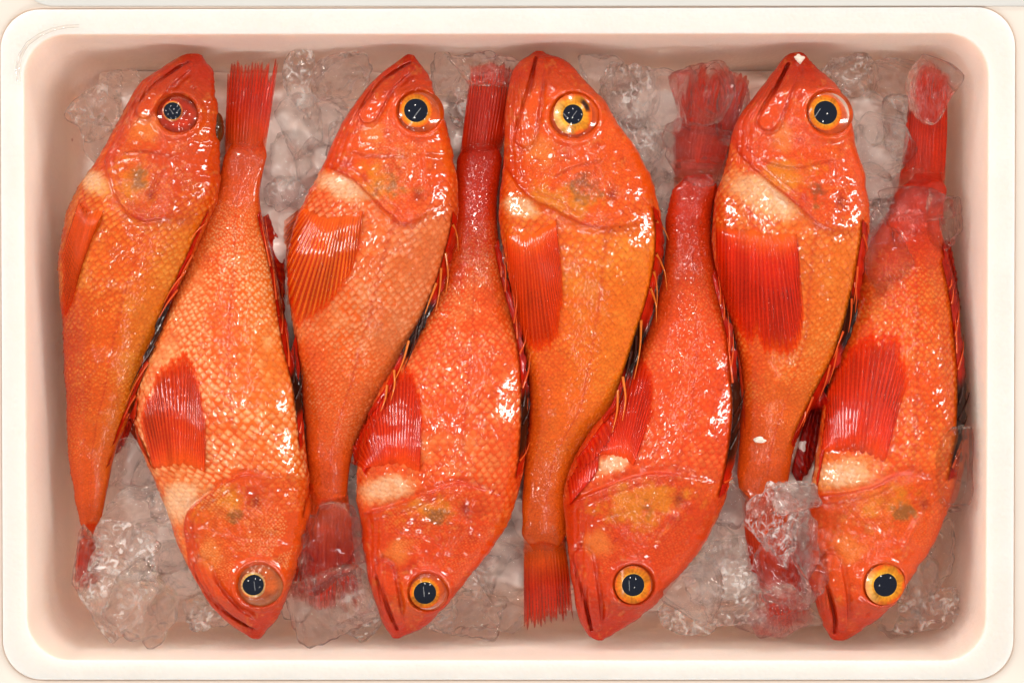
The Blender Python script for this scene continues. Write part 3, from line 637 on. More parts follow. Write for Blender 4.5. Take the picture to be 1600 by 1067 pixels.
def build_scales(f, B, root, idx, head=False):
    r = np.random.default_rng(100 + idx)
    G = B['P'][:, :NV_TOP]                      # top half only
    nu, nv = G.shape[:2]
    du = np.gradient(G, axis=0); dv = np.gradient(G, axis=1)
    N = np.cross(dv, du); N /= np.linalg.norm(N, axis=2, keepdims=True) + 1e-9
    N *= np.sign(N[nu // 2, nv // 2, 2])
    arc = np.concatenate([np.zeros((nu, 1)), np.cumsum(np.linalg.norm(np.diff(G, axis=1), axis=2), axis=1)], 1)
    mid = G[:, nv // 2]
    slen = np.concatenate([[0], np.cumsum(np.linalg.norm(np.diff(mid[:, :2], axis=0), axis=1))])
    NR = 46 if head else 22
    us, vs_, L_, Wd, ang = [], [], [], [], []
    s = np.interp(0.10, B['t'], slen); i = 0
    send = slen[-1] - 1.0
    while s < send:
        u = np.interp(s, slen, np.arange(nu))
        A = bil(arc, np.array([u]), np.array([nv - 1.01]))[0]
        pitch = A / NR
        js = (np.arange(NR + 1) + 0.5 * (i % 2)) / NR
        js = js[(js > 0.03) & (js < 0.97)]
        row = arc[int(u)]
        v = np.interp(js * row[-1], row, np.arange(nv))
        us.append(np.full(len(v), u)); vs_.append(v); L_.append(np.full(len(v), pitch)); Wd.append(js)
        s += max(pitch * 0.52, 1.0); i += 1
    us = np.concatenate(us); vs_ = np.concatenate(vs_); pt = np.concatenate(L_); js = np.concatenate(Wd)
    us = us + r.normal(0, 0.45, len(us)); js = js + r.normal(0, 0.09, len(js)) / NR
    ctr = bil(G, us, vs_)
    sd, pos = op_signed(ctr[:, :2], B['opP'], B['eyeO'])
    hws = head_w(sd, pos)
    keep = (sd > 1.0) | ((pos < 0.3) & (sd > -22 * sm(0.3, 0.05, pos)))
    hws = np.where(pos < 0.34, hws, 0.0)
    if head:
        rr_ = np.linalg.norm(ctr[:, :2] - B['eyeO'], axis=1)
        qq_ = np.interp(vs_, np.arange(nv), B['q'][:nv])
        dmx = poly_dist(ctr[:, :2], B['mxP'])[0]
        nz = fbm(ctr[:, 0], ctr[:, 1], 16, 2, idx + 71)
        keep = (sd < -1.2) & (rr_ > B['ro'] * 1.22) & (dmx > 7.5) & (qq_ > -0.62) & (qq_ < 0.86) & (nz > -0.16)
        tt_ = np.interp(us, np.arange(nu), B['t']); keep &= tt_ < 0.42
        hws = np.ones(len(us))
    tt = np.interp(us, np.arange(nu), B['t'])
    keep &= tt > 0.14
    us, vs_, pt, js, tt, hws, sdk = us[keep], vs_[keep], pt[keep], js[keep], tt[keep], hws[keep], sd[keep]
    n = len(us)
    a = np.array([0, .17, .36, .70, 1.0]); b = np.array([-1, -.5, 0, .5, 1.0])
    AA, BB = np.meshgrid(a, b, indexing='ij')
    shp = np.where(AA < 0.4, 0.95, np.sqrt(np.clip(1 - ((AA - 0.4) / 0.63) ** 2, 0.02, 1)))
    AL = AA - 0.10 * BB ** 2 * AA
    slu = slen[np.clip(us.astype(int), 0, nu - 1)] + (us - us.astype(int)) * np.gradient(slen)[np.clip(us.astype(int), 0, nu - 1)]
    ss = slu[:, None] + (AL.ravel()[None] - 0.3) * (pt * 1.25)[:, None]
    uu = np.interp(ss.ravel(), slen, np.arange(nu)).reshape(ss.shape)
    jj = js[:, None] + (BB * shp).ravel()[None] * 0.56 / NR
    # arc fraction -> v index at each u (rows of arc differ slowly)
    frac = arc / arc[:, -1:]
    iu = np.clip(uu.astype(int), 0, nu - 1)
    lo = np.zeros(uu.shape, int); hi = np.full(uu.shape, nv - 1)
    for _ in range(8):
        m = (lo + hi) // 2
        g = frac[iu, m] <= jj
        lo = np.where(g, m, lo); hi = np.where(g, hi, m)
    f0 = frac[iu, lo]; f1 = frac[iu, np.minimum(lo + 1, nv - 1)]
    vv = lo + np.clip((jj - f0) / np.maximum(f1 - f0, 1e-6), 0, 1)
    pos = bil(G, uu, vv); nor = bil(N, uu, vv)
    amp = np.minimum(pt / 5.0, 1.1) * (0.75 if head else 1.0)
    jit = 0.35 if head else 1.0
    lift = (-0.5 + 1.3 * AA ** 0.9 - 0.62 * BB ** 2 * AA - 0.35 * AA ** 4).ravel()[None] * amp[:, None]
    lift = lift + jit * r.normal(0, 0.14, (n, 1)) * (AA.ravel()[None]) + jit * r.normal(0, 0.12, (n, 1)) * BB.ravel()[None]
    pos = pos + nor * lift[..., None]
    X = pos[..., :2].reshape(-1, 2)
    Tt = np.interp(uu.ravel(), np.arange(nu), B['t']); Qq = np.interp(vv.ravel(), np.arange(nv), B['q'][:nv])
    base = B['colour'](X, Tt, Qq, np.repeat(sdk, 25), np.repeat(hws, 25))
    if head: base = base * 1.04
    # each scale: pale middle, deeper orange hind margin and root
    A1 = np.tile(AA.ravel(), n); B1 = np.tile(BB.ravel(), n)
    per = np.repeat(r.random(n), 25)
    patch = sm(-0.25, 0.35, fbm(X[:, 0], X[:, 1], 22, 3, idx + 80) + 0.25 * (per - 0.5))
    centre = 0.8 * np.exp(-((A1 - 0.74) / 0.22) ** 2 - (B1 / 0.7) ** 2)
    pal = L(*f['palec'])
    wgt = np.clip(np.repeat(1 - 0.5 * hws, 25) * f['pp'] * 1.25 * centre * (0.25 + 0.95 * patch) * sm(1.0, .7, Tt), 0, 0.9)[:, None]
    colr = base * (1 - wgt) + pal * 0.93 * wgt
    edge = np.clip(0.28 * sm(0.85, 1.0, A1) + 0.95 * sm(0.5, 0.18, A1) * (0.55 + 0.45 * sm(1.0, 0.2, np.abs(B1))), 0, 1)[:, None]
    colr = colr * (1 - edge) + (base * np.array([0.80, 0.40, 0.34])) * edge
    colr *= (0.92 + 0.16 * per)[:, None]
    Fq = grid_faces(5, 5)
    F = (Fq[None] + (np.arange(n) * 25)[:, None, None]).reshape(-1, 4)
    o = mesh_obj('head_scales' if head else 'scales', pos.reshape(-1, 3), F, M_SCALE, root, colr)
    at = o.data.attributes.new('bn', 'FLOAT_VECTOR', 'POINT')
    at.data.foreach_set('vector', nor.reshape(-1).astype(np.float32))
    o['kind'] = 'stuff'
    return o

def make_fin(name, root, base, tip, nray, col, ray, zfun, idx, fray=0.08, amp=0.45, black=None, mid=None, mat=None, basecol=None, thin=0.55, bw=0.22, sink=0.0, bf=0.14):
    """rays run from the base line to the tip line; a across the rays, b along them"""
    per = 5; na = nray * per + 1; nb = 26
    r = np.random.default_rng(500 + idx)
    bp = catmull(base, na) if len(base) > 2 else np.linspace(base[0], base[1], na)
    tp = catmull(tip, na) if len(tip) > 2 else np.linspace(tip[0], tip[1], na)
    a = np.linspace(0, 1, na); b = np.linspace(0, 1, nb)
    u_ = np.arange(na) / per
    ph = (u_ + 0.5 * fbm(u_, u_ * 0 + idx * 3.7, 2.6, 2, idx)) * 2 * math.pi
    rayness = 0.5 + 0.5 * np.cos(ph)
    rl = r.normal(0, 1, nray + 2)
    ext = 1 - fray * np.abs(np.interp(np.arange(na) / per, np.arange(nray + 2), rl)) - fray * 0.8 * (1 - rayness) ** 2
    bb = b[:, None] * ext[None]
    px = bp[None] * (1 - bb[..., None]) + tp[None] * bb[..., None]
    if mid is not None:
        mp = catmull(mid, na)
        px = px + (4 * bb * (1 - bb))[..., None] * (mp - 0.5 * (bp + tp))[None]
    wob = fbm(np.broadcast_to(a * 40, (nb, na)), np.broadcast_to(b[:, None] * 30, (nb, na)), 18, 2, idx)
    px = px + wob[..., None] * 2.0
    P = zfun(px, a, bb)
    taper = sm(0.02, 0.25, b)[:, None]
    P[..., 2] -= sink * sm(0.22, 0.0, b)[:, None]
    P[..., 2] += amp * (rayness[None] - 0.4) * taper + wob * 1.2 * taper
    c0, c1 = L(*col), L(*ray)
    w = (rayness ** 1.5)[None] * taper * (0.75 + 0.5 * wob)
    C = c0 * (1 - w[..., None]) + c1 * w[..., None]
    if basecol is not None:
        w2 = sm(bw, 0.0, b + 0)[:, None] * np.clip(1 + wob, 0, 1)
        C = C * (1 - w2[..., None]) + L(*basecol) * w2[..., None]
    dk = 0.14 * fbm(P[..., 0], P[..., 1], 14, 3, idx + 7) + 0.16 * fbm(np.broadcast_to(u_ * 1.0, (nb, na)), np.broadcast_to(b[:, None] * 2.0, (nb, na)), 1.2, 2, idx + 2)
    C = C * (1 + 2 * dk[..., None])
    if black is not None:
        wb = sm(1.2, 0.7, np.abs(a - black[0]) / black[1] + 0.5 * wob[nb // 2])[None] * np.ones((nb, 1)) * 0.97
        C = C * (1 - wb[..., None]) + L(22, 16, 16) * wb[..., None]
    th = np.clip(thin * sm(0.15, 0.9, b)[:, None] * (0.45 + 0.55 * (1 - rayness))[None] + thin * 0.9 * sm(0.86, 1.0, b)[:, None] + 0.95 * sm(0.13, 0.0, b + 0.05 * wob)[...] if False else thin * sm(0.15, 0.9, b)[:, None] * (0.45 + 0.55 * (1 - rayness))[None] + thin * 0.9 * sm(0.86, 1.0, b)[:, None] + 0.6 * thin * (sm(0.05, 0.0, a) + sm(0.95, 1.0, a))[None] + 0.97 * sm(bf, 0.0, b[:, None] + 0.12 * wob), 0, 0.97)
    if black is not None: th = th * (1 - wb)
    top = P.reshape(-1, 3); bot = top - np.array([0, 0, 0.35])
    F = grid_faces(nb, na); n = nb * na
    Fb = F[:, ::-1] + n
    per_i = np.concatenate([np.arange(na), np.arange(1, nb) * na + na - 1, (nb - 1) * na + np.arange(na - 2, -1, -1), np.arange(nb - 2, 0, -1) * na])
    nx = np.roll(per_i, -1)
    Fs = np.stack([per_i, per_i + n, nx + n, nx], 1)
    o = mesh_obj(name, np.vstack([top, bot]), np.vstack([F, Fb, Fs]), mat or M_FIN, root, np.vstack([C.reshape(-1, 3)] * 2))
    at = o.data.attributes.new('thin', 'FLOAT', 'POINT')
    at.data.foreach_set('value', np.concatenate([th.ravel(), th.ravel()]).astype(np.float32))
    return o

def tube(name, root, pts, r0, r1, mat, col, sides=7):
    P = catmull(pts, 8); n = len(P)
    tn = np.gradient(P, axis=0); tn /= np.linalg.norm(tn, axis=1, keepdims=True)
    up = np.array([0, 0, 1.0]); s = np.cross(tn, up); s /= np.linalg.norm(s, axis=1, keepdims=True) + 1e-9
    v = np.cross(s, tn)
    rad = np.linspace(r0, r1, n)
    th = np.linspace(0, 2 * math.pi, sides, endpoint=False)
    V = P[:, None] + (s[:, None] * np.cos(th)[None, :, None] + v[:, None] * np.sin(th)[None, :, None]) * rad[:, None, None]
    C = np.broadcast_to(L(*col), (n * sides, 3)) * np.repeat(np.linspace(0.9, 1.1, n), sides)[:, None]
    return mesh_obj(name, V.reshape(-1, 3), grid_faces(n, sides, True), mat, root, C)

def polar(name, root, ctr, tilt, r0, r1, zprof, colf, mat, nr=18, na=56, ecc=(1, 1)):
    rr = np.linspace(r0, r1, nr); th = np.linspace(0, 2 * math.pi, na, endpoint=False)
    Rr, Th = np.meshgrid(rr, th, indexing='ij')
    x = Rr * np.cos(Th) * ecc[0]; y = Rr * np.sin(Th) * ecc[1]
    z = zprof(Rr) + tilt[0] * x + tilt[1] * y
    V = np.stack([ctr[0] + x, ctr[1] + y, ctr[2] + z], -1)
    C = colf(Rr, Th) if colf is not None else None
    F = grid_faces(nr, na, True)
    return mesh_obj(name, V.reshape(-1, 3), F, mat, root, None if C is None else C.reshape(-1, 3))

def ico(sub):
    bm_me = bpy.data.meshes.new('tmp')
    import bmesh
    bm = bmesh.new(); bmesh.ops.create_icosphere(bm, subdivisions=sub, radius=1.0)
    V = np.array([v.co[:] for v in bm.verts]); F = np.array([[v.index for v in f.verts] for f in bm.faces])
    bm.free(); bpy.data.meshes.remove(bm_me)
    return V, F
IV, IF = ico(5)
IV4, IF4 = ico(4)
bodies = []
for i, f in enumerate(FISH):
    bodies.append(build_body(f, i))
def morph(H, fn):
    P = np.pad(H, 1, mode='edge')
    return fn.reduce([P[a:a + H.shape[0], b:b + H.shape[1]] for a in range(3) for b in range(3)])
HMAP[:] = morph(morph(morph(morph(HMAP, np.maximum), np.maximum), np.minimum), np.minimum)
HS = blur(np.maximum(HMAP, -62), 5)          # smooth rest surface for fins

def surf_z(off):
    def zf(px, a, bb):
        z = np.full(px.shape[:-1], -24.0)
        for _ in range(3):
            P = W(px, z); z = hsample(P[..., 0], P[..., 1], HS) + off
        z = np.maximum(z, hsample(P[..., 0], P[..., 1]) + off * 0.8)
        return W(px, z)
    return zf

RD, RR = (192, 30, 20), (216, 66, 40)
EXTRA = {
 0: [('soft_dorsal_fin', [(214, 622), (190, 672), (172, 715)], [(212, 650), (196, 692), (164, 734)], RD, (214, 60, 34))],
 1: [('soft_dorsal_fin', [(408, 340), (424, 400), (436, 455)], [(420, 334), (444, 400), (446, 470)], RD, RR),
     ('pelvic_fin', [(243, 745), (228, 712)], [(206, 652), (202, 672)], (214, 66, 34), (224, 84, 50))],
 2: [('anal_fin', [(462, 520), (470, 575)], [(452, 560), (464, 620)], RD, RR),
     ('soft_dorsal_fin', [(606, 605), (575, 655), (552, 702)], [(600, 640), (575, 690), (553, 728)], RD, RR)],
 3: [('pelvic_fin', [(572, 745), (592, 700)], [(548, 700), (580, 640)], RD, RR)],
 4: [('soft_dorsal_fin', [(962, 630), (930, 675), (900, 715)], [(972, 650), (940, 705), (905, 740)], RD, RR)],
 5: [('pelvic_fin', [(890, 790), (935, 735)], [(886, 748), (938, 678)], (200, 40, 24), (216, 70, 44))],
 6: [('soft_dorsal_fin', [(1284, 602), (1258, 655), (1236, 735)], [(1300, 640), (1280, 700), (1252, 765)], (170, 20, 18), (196, 40, 28)),
     ('anal_fin', [(1148, 520), (1157, 600)], [(1160, 590), (1166, 690)], RD, (222, 90, 60))],
 7: [('pelvic_fin', [(1276, 765), (1290, 700)], [(1272, 700), (1296, 620)], (206, 44, 24), (220, 70, 40)),
     ('soft_dorsal_fin', [(1490, 520), (1482, 440), (1472, 385)], [(1502, 480), (1492, 410), (1484, 365)], RD, RR)],
}
EYEC = dict(
  red=dict(outer=(196, 60, 40), iris=(206, 120, 80), rim=(150, 60, 46)),
  glass=dict(outer=(206, 108, 74), iris=(206, 168, 140), rim=(176, 110, 92)),
  gold=dict(outer=(226, 104, 34), iris=(228, 142, 46), rim=(190, 80, 26)),
  yellow=dict(outer=(222, 96, 40), iris=(232, 160, 60), rim=(196, 84, 30)))

for i, (f, B) in enumerate(zip(FISH, bodies)):
    root = bpy.data.objects.new('red_fish', None)
    scene.collection.objects.link(root)
    base_c = B['P'].mean((0, 1)); base_c[2] = B['P'][..., 2].min()
    root.location = base_c * 0.001
    tag(root, f['label'], 'fish', 'red fish laid head to tail in the box')
    rr = np.random.default_rng(900 + i)
    parts = []
    parts.append(mesh_obj('body', B['V'], B['F'], M_HEAD, root, B['col']))
    parts.append(build_scales(f, B, root, i))
    parts.append(build_scales(f, B, root, i, True))
    # eye: outer globe, iris ring, pupil
    e = f['eye']; ec = EYEC[f['eyec']]
    xo, yo = B['eyeO']
    hz = hsample(np.array([xo - 9, xo + 9, xo, xo]), np.array([yo, yo, yo - 9, yo + 9]), HS)
    tx = np.clip((hz[1] - hz[0]) / 18, -.5, .5) * 0.75; ty = np.clip((hz[3] - hz[2]) / 18, -.5, .5) * 0.75
    ro = B['ro']; zb = hsample(np.array([xo]), np.array([yo]), HS)[0] - 0.4
    rp, ri = e[2] * PX * 0.985, e[3] * PX * 0.985
    hgt = 4.2
    dome = lambda R_, ro=ro: hgt * (1 - (np.clip(R_ / ro, 0, 1)) ** 2.2) - 1.3 * sm(ro * 0.9, ro * 1.02, R_)
    def outer_col(R_, T_):
        n = fbm(R_ * np.cos(T_) + 50 * i, R_ * np.sin(T_), 6, 3, i)
        w = (sm(ro * 0.55, ro * 0.98, R_))[..., None]
        c = L(*ec['outer']) * (1 - w) + L(*ec['rim']) * w
        return c * (1 + 0.7 * n[..., None])
    eye = polar('eye', root, (xo, yo, zb), (tx, ty), 0.01, ro * 1.04, dome, outer_col, M_EYE, 22, 64)
    dx, dy = B['eyeW'] - B['eyeO']
    zi = zb + hgt * (1 - (math.hypot(dx, dy) / ro) ** 2.2) + tx * dx + ty * dy
    def iris_h(R_): return 0.55 - 0.9 * (R_ / ri) ** 2 * (1 if ri > rp * 1.3 else 0.3) + 0.0
    def iris_col(R_, T_):
        n = fbm(R_ * np.cos(T_) * 1.0 + 90 * i, R_ * np.sin(T_), 5, 3, i + 3)
        c = L(*ec['iris']) * np.ones(R_.shape + (1,))
        k = (R_ - rp) / max(ri - rp, 0.1)
        w = sm(0.45, 1.0, k + n * 0.8)[..., None]
        c = c * (1 - w) + L(*ec['outer']) * w
        d = sm(0.22, 0.0, k)[..., None] * 0.6
        c = c * (1 - d) + L(250, 214, 120) * d
        if f['eyec'] == 'yellow':
            wl = (sm(0.25, 0.9, np.cos(T_ - 3.3)) * sm(0.1, .4, k))[..., None] * 0.4
            c = c * (1 - wl) + L(252, 232, 196) * wl
            if i == 4:
                dk = (sm(0.86, 0.97, np.cos(T_ - 0.6)) * sm(0.3, .45, k) * sm(0.95, 0.75, k))[..., None]
                c = c * (1 - dk) + L(60, 30, 24) * dk
        return c * (1 + 0.9 * n[..., None] + 0.12 * np.sin(T_ * 23 + 5 * n)[..., None])
    parts.append(eye)
    iris = polar('iris', eye, (xo + dx, yo + dy, zi), (tx * .8, ty * .8), rp * 0.9, ri, iris_h, iris_col, M_EYE, 12, 64, (0.97, 1.03))
    pup = polar('pupil', eye, (xo + dx, yo + dy, zi + 0.6), (tx * .6, ty * .6), 0.01, rp, lambda R_: 0.8 * (1 - (R_ / rp) ** 2) - 0.02, None, M_PUPIL, 10, 48)
    polar('cornea', eye, (xo, yo, zb + 0.9), (tx, ty), 0.01, ro * 0.84, lambda R_: (hgt + 0.3) * (1 - np.clip(R_ / (ro * 1.0), 0, 1) ** 2.3) - 0.6, None, M_CORNEA, 18, 56)
    # fins
    p = f['pec']
    nb_ = dict(base=p['base'], tip=p['tip'])
    parts.append(make_fin('pectoral_fin', root, np.array(p['base'], float), np.array(p['tip'], float), 24, p['col'], p['ray'], surf_z(1.8), i, 0.05, 0.30, basecol=f['main'], bw=0.34, sink=2.8, thin=0.72))
    tl = f['tail']; D_, V_ = np.array(f['prof'][-1][:2], float), np.array(f['prof'][-1][2:], float)
    D2, V2 = np.array(f['prof'][-2][:2], float), np.array(f['prof'][-2][2:], float)
    b0 = D_ * 0.2 + D2 * 0.8; b1 = V_ * 0.2 + V2 * 0.8
    b0, b1 = b0 * 0.97 + b1 * 0.03, b1 * 0.97 + b0 * 0.03
    za = B['zc'][-1] + 1.5
    def tail_z(px, a, bb, za=za, ze=tl['z']):
        z = za - 2 + (ze - za) * bb ** 1.3 + (4.5 * (1 - bb) + 1.5) * (1 - (2 * a[None] - 1) ** 2)
        P = W(px, z)
        hb = hsample(P[..., 0], P[..., 1]) + 0.7
        k = sm(0.42, 0.25, bb)
        return W(px, np.maximum(z, hb * k + z * (1 - k)))
    parts.append(make_fin('caudal_fin', root, np.array([b0, b1]), np.array(tl['end'], float), 15, (200, 40, 24), (220, 66, 38), tail_z, i + 20, (0.03, 0.10, 0.04, 0.03, 0.10, 0.04, 0.04, 0.02)[i], 0.25, basecol=f['tailc'], bw=0.7, thin=0.4, sink=1.6, bf=0.36))
    # spiny dorsal fin along the back
    t0, t1, wpx, tb, tbw = f['dor']
    ts = np.linspace(t0, t1, 15)
    pr = catmull(np.array(f['prof'], float), ts)
    D_ = pr[:, :2]; un = (pr[:, :2] - pr[:, 2:]); un /= np.linalg.norm(un, axis=1, keepdims=True)
    tg = np.gradient(D_, axis=0); tg /= np.linalg.norm(tg, axis=1, keepdims=True)
    env = np.sin(np.linspace(0.35, 2.9, 15))[:, None]
    if wpx < 0: basep, tipp = D_ - un * 4, D_ - un * (4 - wpx * 1.6 * env) + tg * 10
    else: basep, tipp = D_ - un * 7, D_ + un * (wpx * 0.95 + 1.5) * env + tg * 12
    bl = ((tb - t0) / (t1 - t0), tbw / (t1 - t0))
    dfin = make_fin('dorsal_fin', root, basep, tipp, 15, (190, 34, 22), (204, 50, 32), surf_z(2.2), i + 40, 0.18, 0.12, black=bl, thin=0.3)
    parts.append(dfin)
    zf = surf_z(3.0)
    for k in range(1, 13):
        if k % 4 == 2: continue
        a0 = basep[k] + un[k] * 2
        ln = {2: 78, 4: 86}.get(i, 58) * env[k, 0] + rr.normal(0, 12)
        outw = ({2: 15, 4: 17}.get(i, 9) if wpx > 0 else -7) + rr.normal(0, 5)
        pts = np.array([a0, a0 + tg[k] * ln * .5 + un[k] * outw * .7, a0 + tg[k] * ln + un[k] * outw])
        Pw = zf(pts, None, None); Pw[1, 2] += 0.8; Pw[2, 2] += 0.4
        c = (236, 140, 88) if i in (2, 4) else (228, 100, 66)
        if abs((ts[k]) - tb) < tbw * 0.6: c = (60, 26, 22)
        tube('spine', dfin, Pw, 0.95 if i in (2, 4) else 0.75, 0.15, M_SPINE, c)
    if i == 0:      # the other eye shows over the back of the head
        fe = W(np.array([340.0, 200.0]), -40.0)
        Vs = IV4 * np.array([4.2, 10.0, 8.0]) + fe
        parts.append(mesh_obj('far_eye', Vs, IF4, M_EYE, root, np.broadcast_to(L(96, 60, 36), (len(Vs), 3)) * (0.6 + 0.5 * np.abs(IV4[:, 1:2]))))
    for nm, bs, tp, cc, rc in EXTRA.get(i, ()):
        parts.append(make_fin(nm, root, np.array(bs, float), np.array(tp, float), 11, cc, rc, surf_z(1.4), i + 60, 0.06, 0.5, thin=0.3))
    # children were built in world coordinates
    for o in parts:
        o.location = -root.location

# ------------------------------------------------------------------ ice
def lump(seed, rx, ry, rz, n=9, p=20, hi=True):
    r = np.random.default_rng(seed)
    V, F = (IV, IF) if hi else (IV4, IF4)
    nrm = r.normal(size=(n, 3)); nrm /= np.linalg.norm(nrm, axis=1, keepdims=True)
    e2 = np.linalg.qr(r.normal(size=(3, 3)))[0]
    nrm = np.vstack([nrm, e2, -e2])
    hgt = np.concatenate([r.uniform(0.70, 1.05, n), r.uniform(0.85, 1.05, 6)])
    s = ((np.maximum(V @ nrm.T, 0) / hgt) ** p).sum(1) ** (-1 / p)
    s *= 1 + 0.10 * np.sin(V @ r.normal(0, 2.6, 3) + r.uniform(0, 6)) + 0.06 * np.sin(V @ r.normal(0, 6, 3) + r.uniform(0, 6)) + 0.03 * np.sin(V @ r.normal(0, 12, 3))
    ax = V * s[:, None]
    return ax * np.array([rx, ry, rz]), F

ICE = {
 'in the upper left corner beside the leftmost fish head': [(160,165,34,42,-66),(166,230,28,34,-70),(196,136,24,22,-70)],
 'between the upright tail and the head of the third fish': [(470,125,24,42,-58),(532,124,36,34,-50),(468,198,30,36,-54),(515,190,32,38,-60),(448,250,30,34,-56),(490,262,30,38,-52),(440,300,26,24,-60),(478,305,36,22,-58),(542,212,22,32,-62)],
 'between the third fish head and the dark red tail': [(702,125,24,36,-60),(728,158,18,42,-60),(705,185,16,28,-64)],
 'between the fifth fish head and the tail under clear ice': [(945,118,30,28,-64),(985,142,42,44,-50),(1034,165,42,40,-42),(998,222,38,36,-50),(1025,256,34,30,-48),(1030,300,22,28,-56),(962,192,26,38,-60)],
 'between the seventh fish head and the rightmost tail': [(1335,122,36,34,-62),(1392,128,38,34,-60),(1362,178,32,32,-60),(1376,225,44,54,-42),(1358,292,36,32,-48),(1372,332,32,24,-50),(1408,192,22,42,-58)],
 'in the lower left pile beside the second fish head': [(192,728,38,36,-68),(232,748,28,32,-72),(214,792,42,32,-60),(192,858,40,36,-46),(174,926,42,46,-46),(226,944,42,46,-44),(252,850,36,36,-56),(292,882,38,36,-60),(282,934,38,40,-58),(322,956,28,26,-64),(256,790,22,18,-58),(140,885,20,44,-56)],
 'at the foot between the second and fourth fish heads': [(556,785,16,38,-60),(566,950,32,36,-52),(462,925,22,30,-46)],
 'between the fourth fish head and the fifth fish tail': [(775,850,32,32,-62),(790,896,38,42,-54),(742,905,36,36,-58),(735,955,48,32,-50),(790,946,32,34,-60),(692,962,22,22,-60)],
 'in the heap between the sixth and rightmost fish heads': [(1132,790,28,30,-60),(1100,842,32,36,-64),(1080,924,42,38,-42),(1140,880,46,38,-56),(1150,936,42,36,-48),(1215,812,40,48,-26),(1246,774,24,18,-14),(1226,886,44,52,-34),(1216,950,42,36,-42),(1076,966,36,20,-62),(1252,842,22,42,-28),(1182,962,32,26,-54)],
 'in the lower right corner beside the rightmost fish head': [(1468,870,20,42,-66),(1430,905,32,36,-64),(1446,946,42,28,-66),(1400,962,32,22,-68)],
}
ORD = ['topmost', 'second from top', 'third from top', 'fourth from top', 'fifth from top', 'sixth from top', 'seventh from top', 'eighth from top', 'ninth from top', 'tenth from top', 'eleventh from top', 'lowest']
seed = 40
def put_ice(cx, cy_, rx, ry, ztop, label, mat=None, flat=0.7, group='clear ice lumps packed round the fish', n=11, p=22):
    global seed
    seed += 1
    rz = min(rx, ry) * PX * flat
    zc = ztop + 5 - rz
    c = W(np.array([cx, cy_], float), zc)
    V, F = lump(seed, rx * PX * 1.25, ry * PX * 1.25, rz * 1.25, n, p, hi=max(rx, ry) > 36)
    o = mesh_obj('ice_lump', V + c, F, mat or (M_ICE2 if seed % 3 == 0 else M_ICE), None, None, True, c)
    tag(o, label, 'ice', group)
    return o
for where, lst in ICE.items():
    order = sorted(range(len(lst)), key=lambda k: lst[k][1])
    up = 14 if ('lower left pile' in where or 'heap between' in where) else 0
    for rank, k in enumerate(order):
        nm = 'lowest' if rank == len(lst) - 1 else ORD[rank]
        q_ = lst[k]; put_ice(q_[0], q_[1], q_[2], q_[3], q_[4] + up, f'{nm} ice lump {where}')
# pieces lying on the fish
def on(cx, cy_, rx, ry, label, sink=0.35, flat=0.55, zs=-99, **k):
    P = W(np.array([cx, cy_], float), -30)
    rz = min(rx, ry) * PX * flat
    z = max(hsample(P[:1], P[1:2], HS)[0], zs) + rz * (2 - sink) - 5
    put_ice(cx, cy_, rx, ry, z, label, flat=flat, **k)
on(1098, 150, 38, 44, 'clear rounded ice piece lying on the upper part of the iced red tail', zs=-44, mat=M_CLEAR)
on(1098, 236, 46, 34, 'clear rounded ice piece lying on the lower part of the iced red tail', zs=-42, mat=M_CLEAR)
on(1144, 165, 22, 50, 'narrow clear ice sliver along the right edge of the iced red tail', zs=-46, mat=M_CLEAR)
on(762, 112, 42, 20, 'flat ice piece lying on the tip of the dark red tail', zs=-44, mat=M_ICE)
on(1452, 142, 32, 44, 'rounded clear ice piece on the tail tip in the upper right corner', zs=-44, mat=M_ICE)
on(1474, 345, 24, 40, 'drop-shaped clear ice piece hanging over the right edge of the rightmost tail', mat=M_CLEAR)
on(1434, 322, 44, 24, 'clear ice slab lying across the tail base of the rightmost fish', mat=M_CLEAR)
on(1382, 402, 30, 46, 'clear ice piece on the rightmost fish beside the seventh fish', mat=M_CLEAR)
on(518, 856, 42, 48, 'smooth clear ice piece covering the tail of the third fish', zs=-40, mat=M_CLEAR)
on(516, 938, 62, 42, 'large wedge of clear ice at the tail tip of the third fish', zs=-44, mat=M_ICE)
on(1487, 735, 27, 52, 'tall clear ice chunk leaning on the rightmost fish and the wall', mat=M_CLEAR)
on(1496, 776, 24, 20, 'small clear ice bit under the chunk leaning on the right wall', mat=M_ICE)

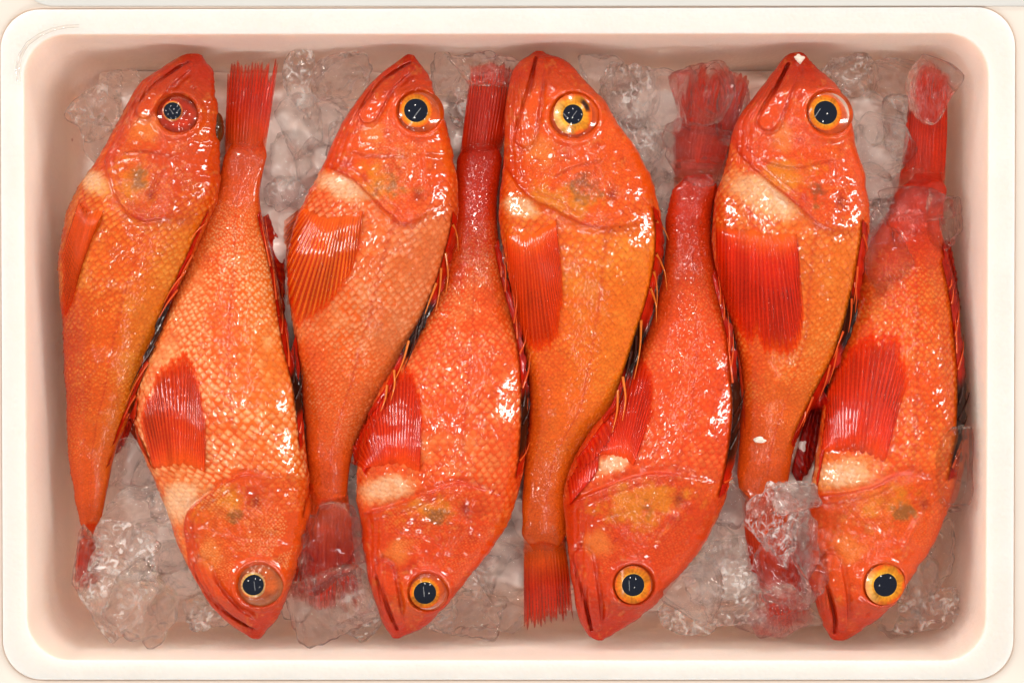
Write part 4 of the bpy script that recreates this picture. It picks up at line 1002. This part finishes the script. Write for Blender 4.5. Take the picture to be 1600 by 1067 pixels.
# bed of ice below the fish
nx_, ny_ = 380, 250
gx = np.linspace(-282, 282, nx_); gy = np.linspace(-184, 184, ny_)
GX, GY = np.meshgrid(gx, gy, indexing='ij')
ed = np.minimum(np.minimum(GX + 282, 282 - GX), np.minimum(GY + 184, 184 - GY)) + 14 * fbm(GX, GY, 40, 2, 8)
rb = np.random.default_rng(5)
sx_, sy_ = np.meshgrid(np.arange(-285, 290, 15.0), np.arange(-188, 192, 15.0), indexing='ij')
seeds = np.stack([sx_.ravel(), sy_.ravel()], 1) + rb.uniform(-7, 7, (sx_.size, 2))
sh = rb.uniform(0, 9, len(seeds)); tl_ = rb.normal(0, 0.25, (len(seeds), 2))
dome = np.full(GX.shape, -99.0)
for (px_, py_), h_, (ta, tb_) in zip(seeds, sh, tl_):
    i0 = max(np.searchsorted(gx, px_ - 17), 0); i1 = np.searchsorted(gx, px_ + 17); j0 = np.searchsorted(gy, py_ - 17); j1 = np.searchsorted(gy, py_ + 17)
    dx_ = GX[i0:i1, j0:j1] - px_; dy_ = GY[i0:i1, j0:j1] - py_
    r4 = (np.abs(dx_) ** 3 + np.abs(dy_) ** 3) ** (1 / 3.0)
    dome[i0:i1, j0:j1] = np.maximum(dome[i0:i1, j0:j1], h_ + ta * dx_ + tb_ * dy_ - (r4 / 9.0) ** 3 * 3)
dome = np.maximum(dome, -4)
GZ = -DEPTH + 1 + sm(0, 26, ed) * (46 + 8 * fbm(GX, GY, 34, 2, 3) + 1.2 * dome + 3.5 * fbm(GX, GY, 8, 3, 6))
pb = M_BED.node_tree.nodes['Principled BSDF']; pb.inputs['Coat Weight'].default_value = 1.0; pb.inputs['Coat Roughness'].default_value = 0.08
bed = mesh_obj('crushed_ice', np.stack([GX, GY, GZ], -1).reshape(-1, 3), grid_faces(nx_, ny_)[:, ::-1], M_BED)
tag(bed, 'bed of crushed ice under the fish', 'ice', None, 'stuff')

# water left on the rim, scraps
P0 = W(np.array([(29, 128), (28, 100), (40, 72), (66, 53), (96, 43), (124, 41)], float), 0.2)
ws = tube('water_streak', None, P0, 1.5, 0.9, M_ICE, (255, 255, 255), 9)
tag(ws, 'streak of water along the upper left corner of the box rim', 'water')
M_SCRAP = plain_mat('pale scrap', (0.82, 0.74, 0.64), 0.35)
for cx, cy_, rx, ry, lab in ((1187, 687, 9, 6, 'white scrap stuck on the flank of the seventh fish'), (1248, 92, 6, 7, 'white crumb at the mouth of the seventh fish'), (316, 86, 8, 5, 'white crumb at the snout of the leftmost fish'), (860, 244, 3.5, 3.5, 'tiny white crumb on the cheek of the fifth fish')):
    Pw = W(np.array([cx, cy_], float), -22); z = hsample(Pw[:1], Pw[1:2])[0] + 0.6
    c = W(np.array([cx, cy_], float), z)
    V, F = lump(int(cx), rx * PX, ry * PX, 1.4, 7, 12, False)
    tag(mesh_obj('pale_scrap', V + c, F, M_SCRAP, None, None, True, c), lab, 'scrap')
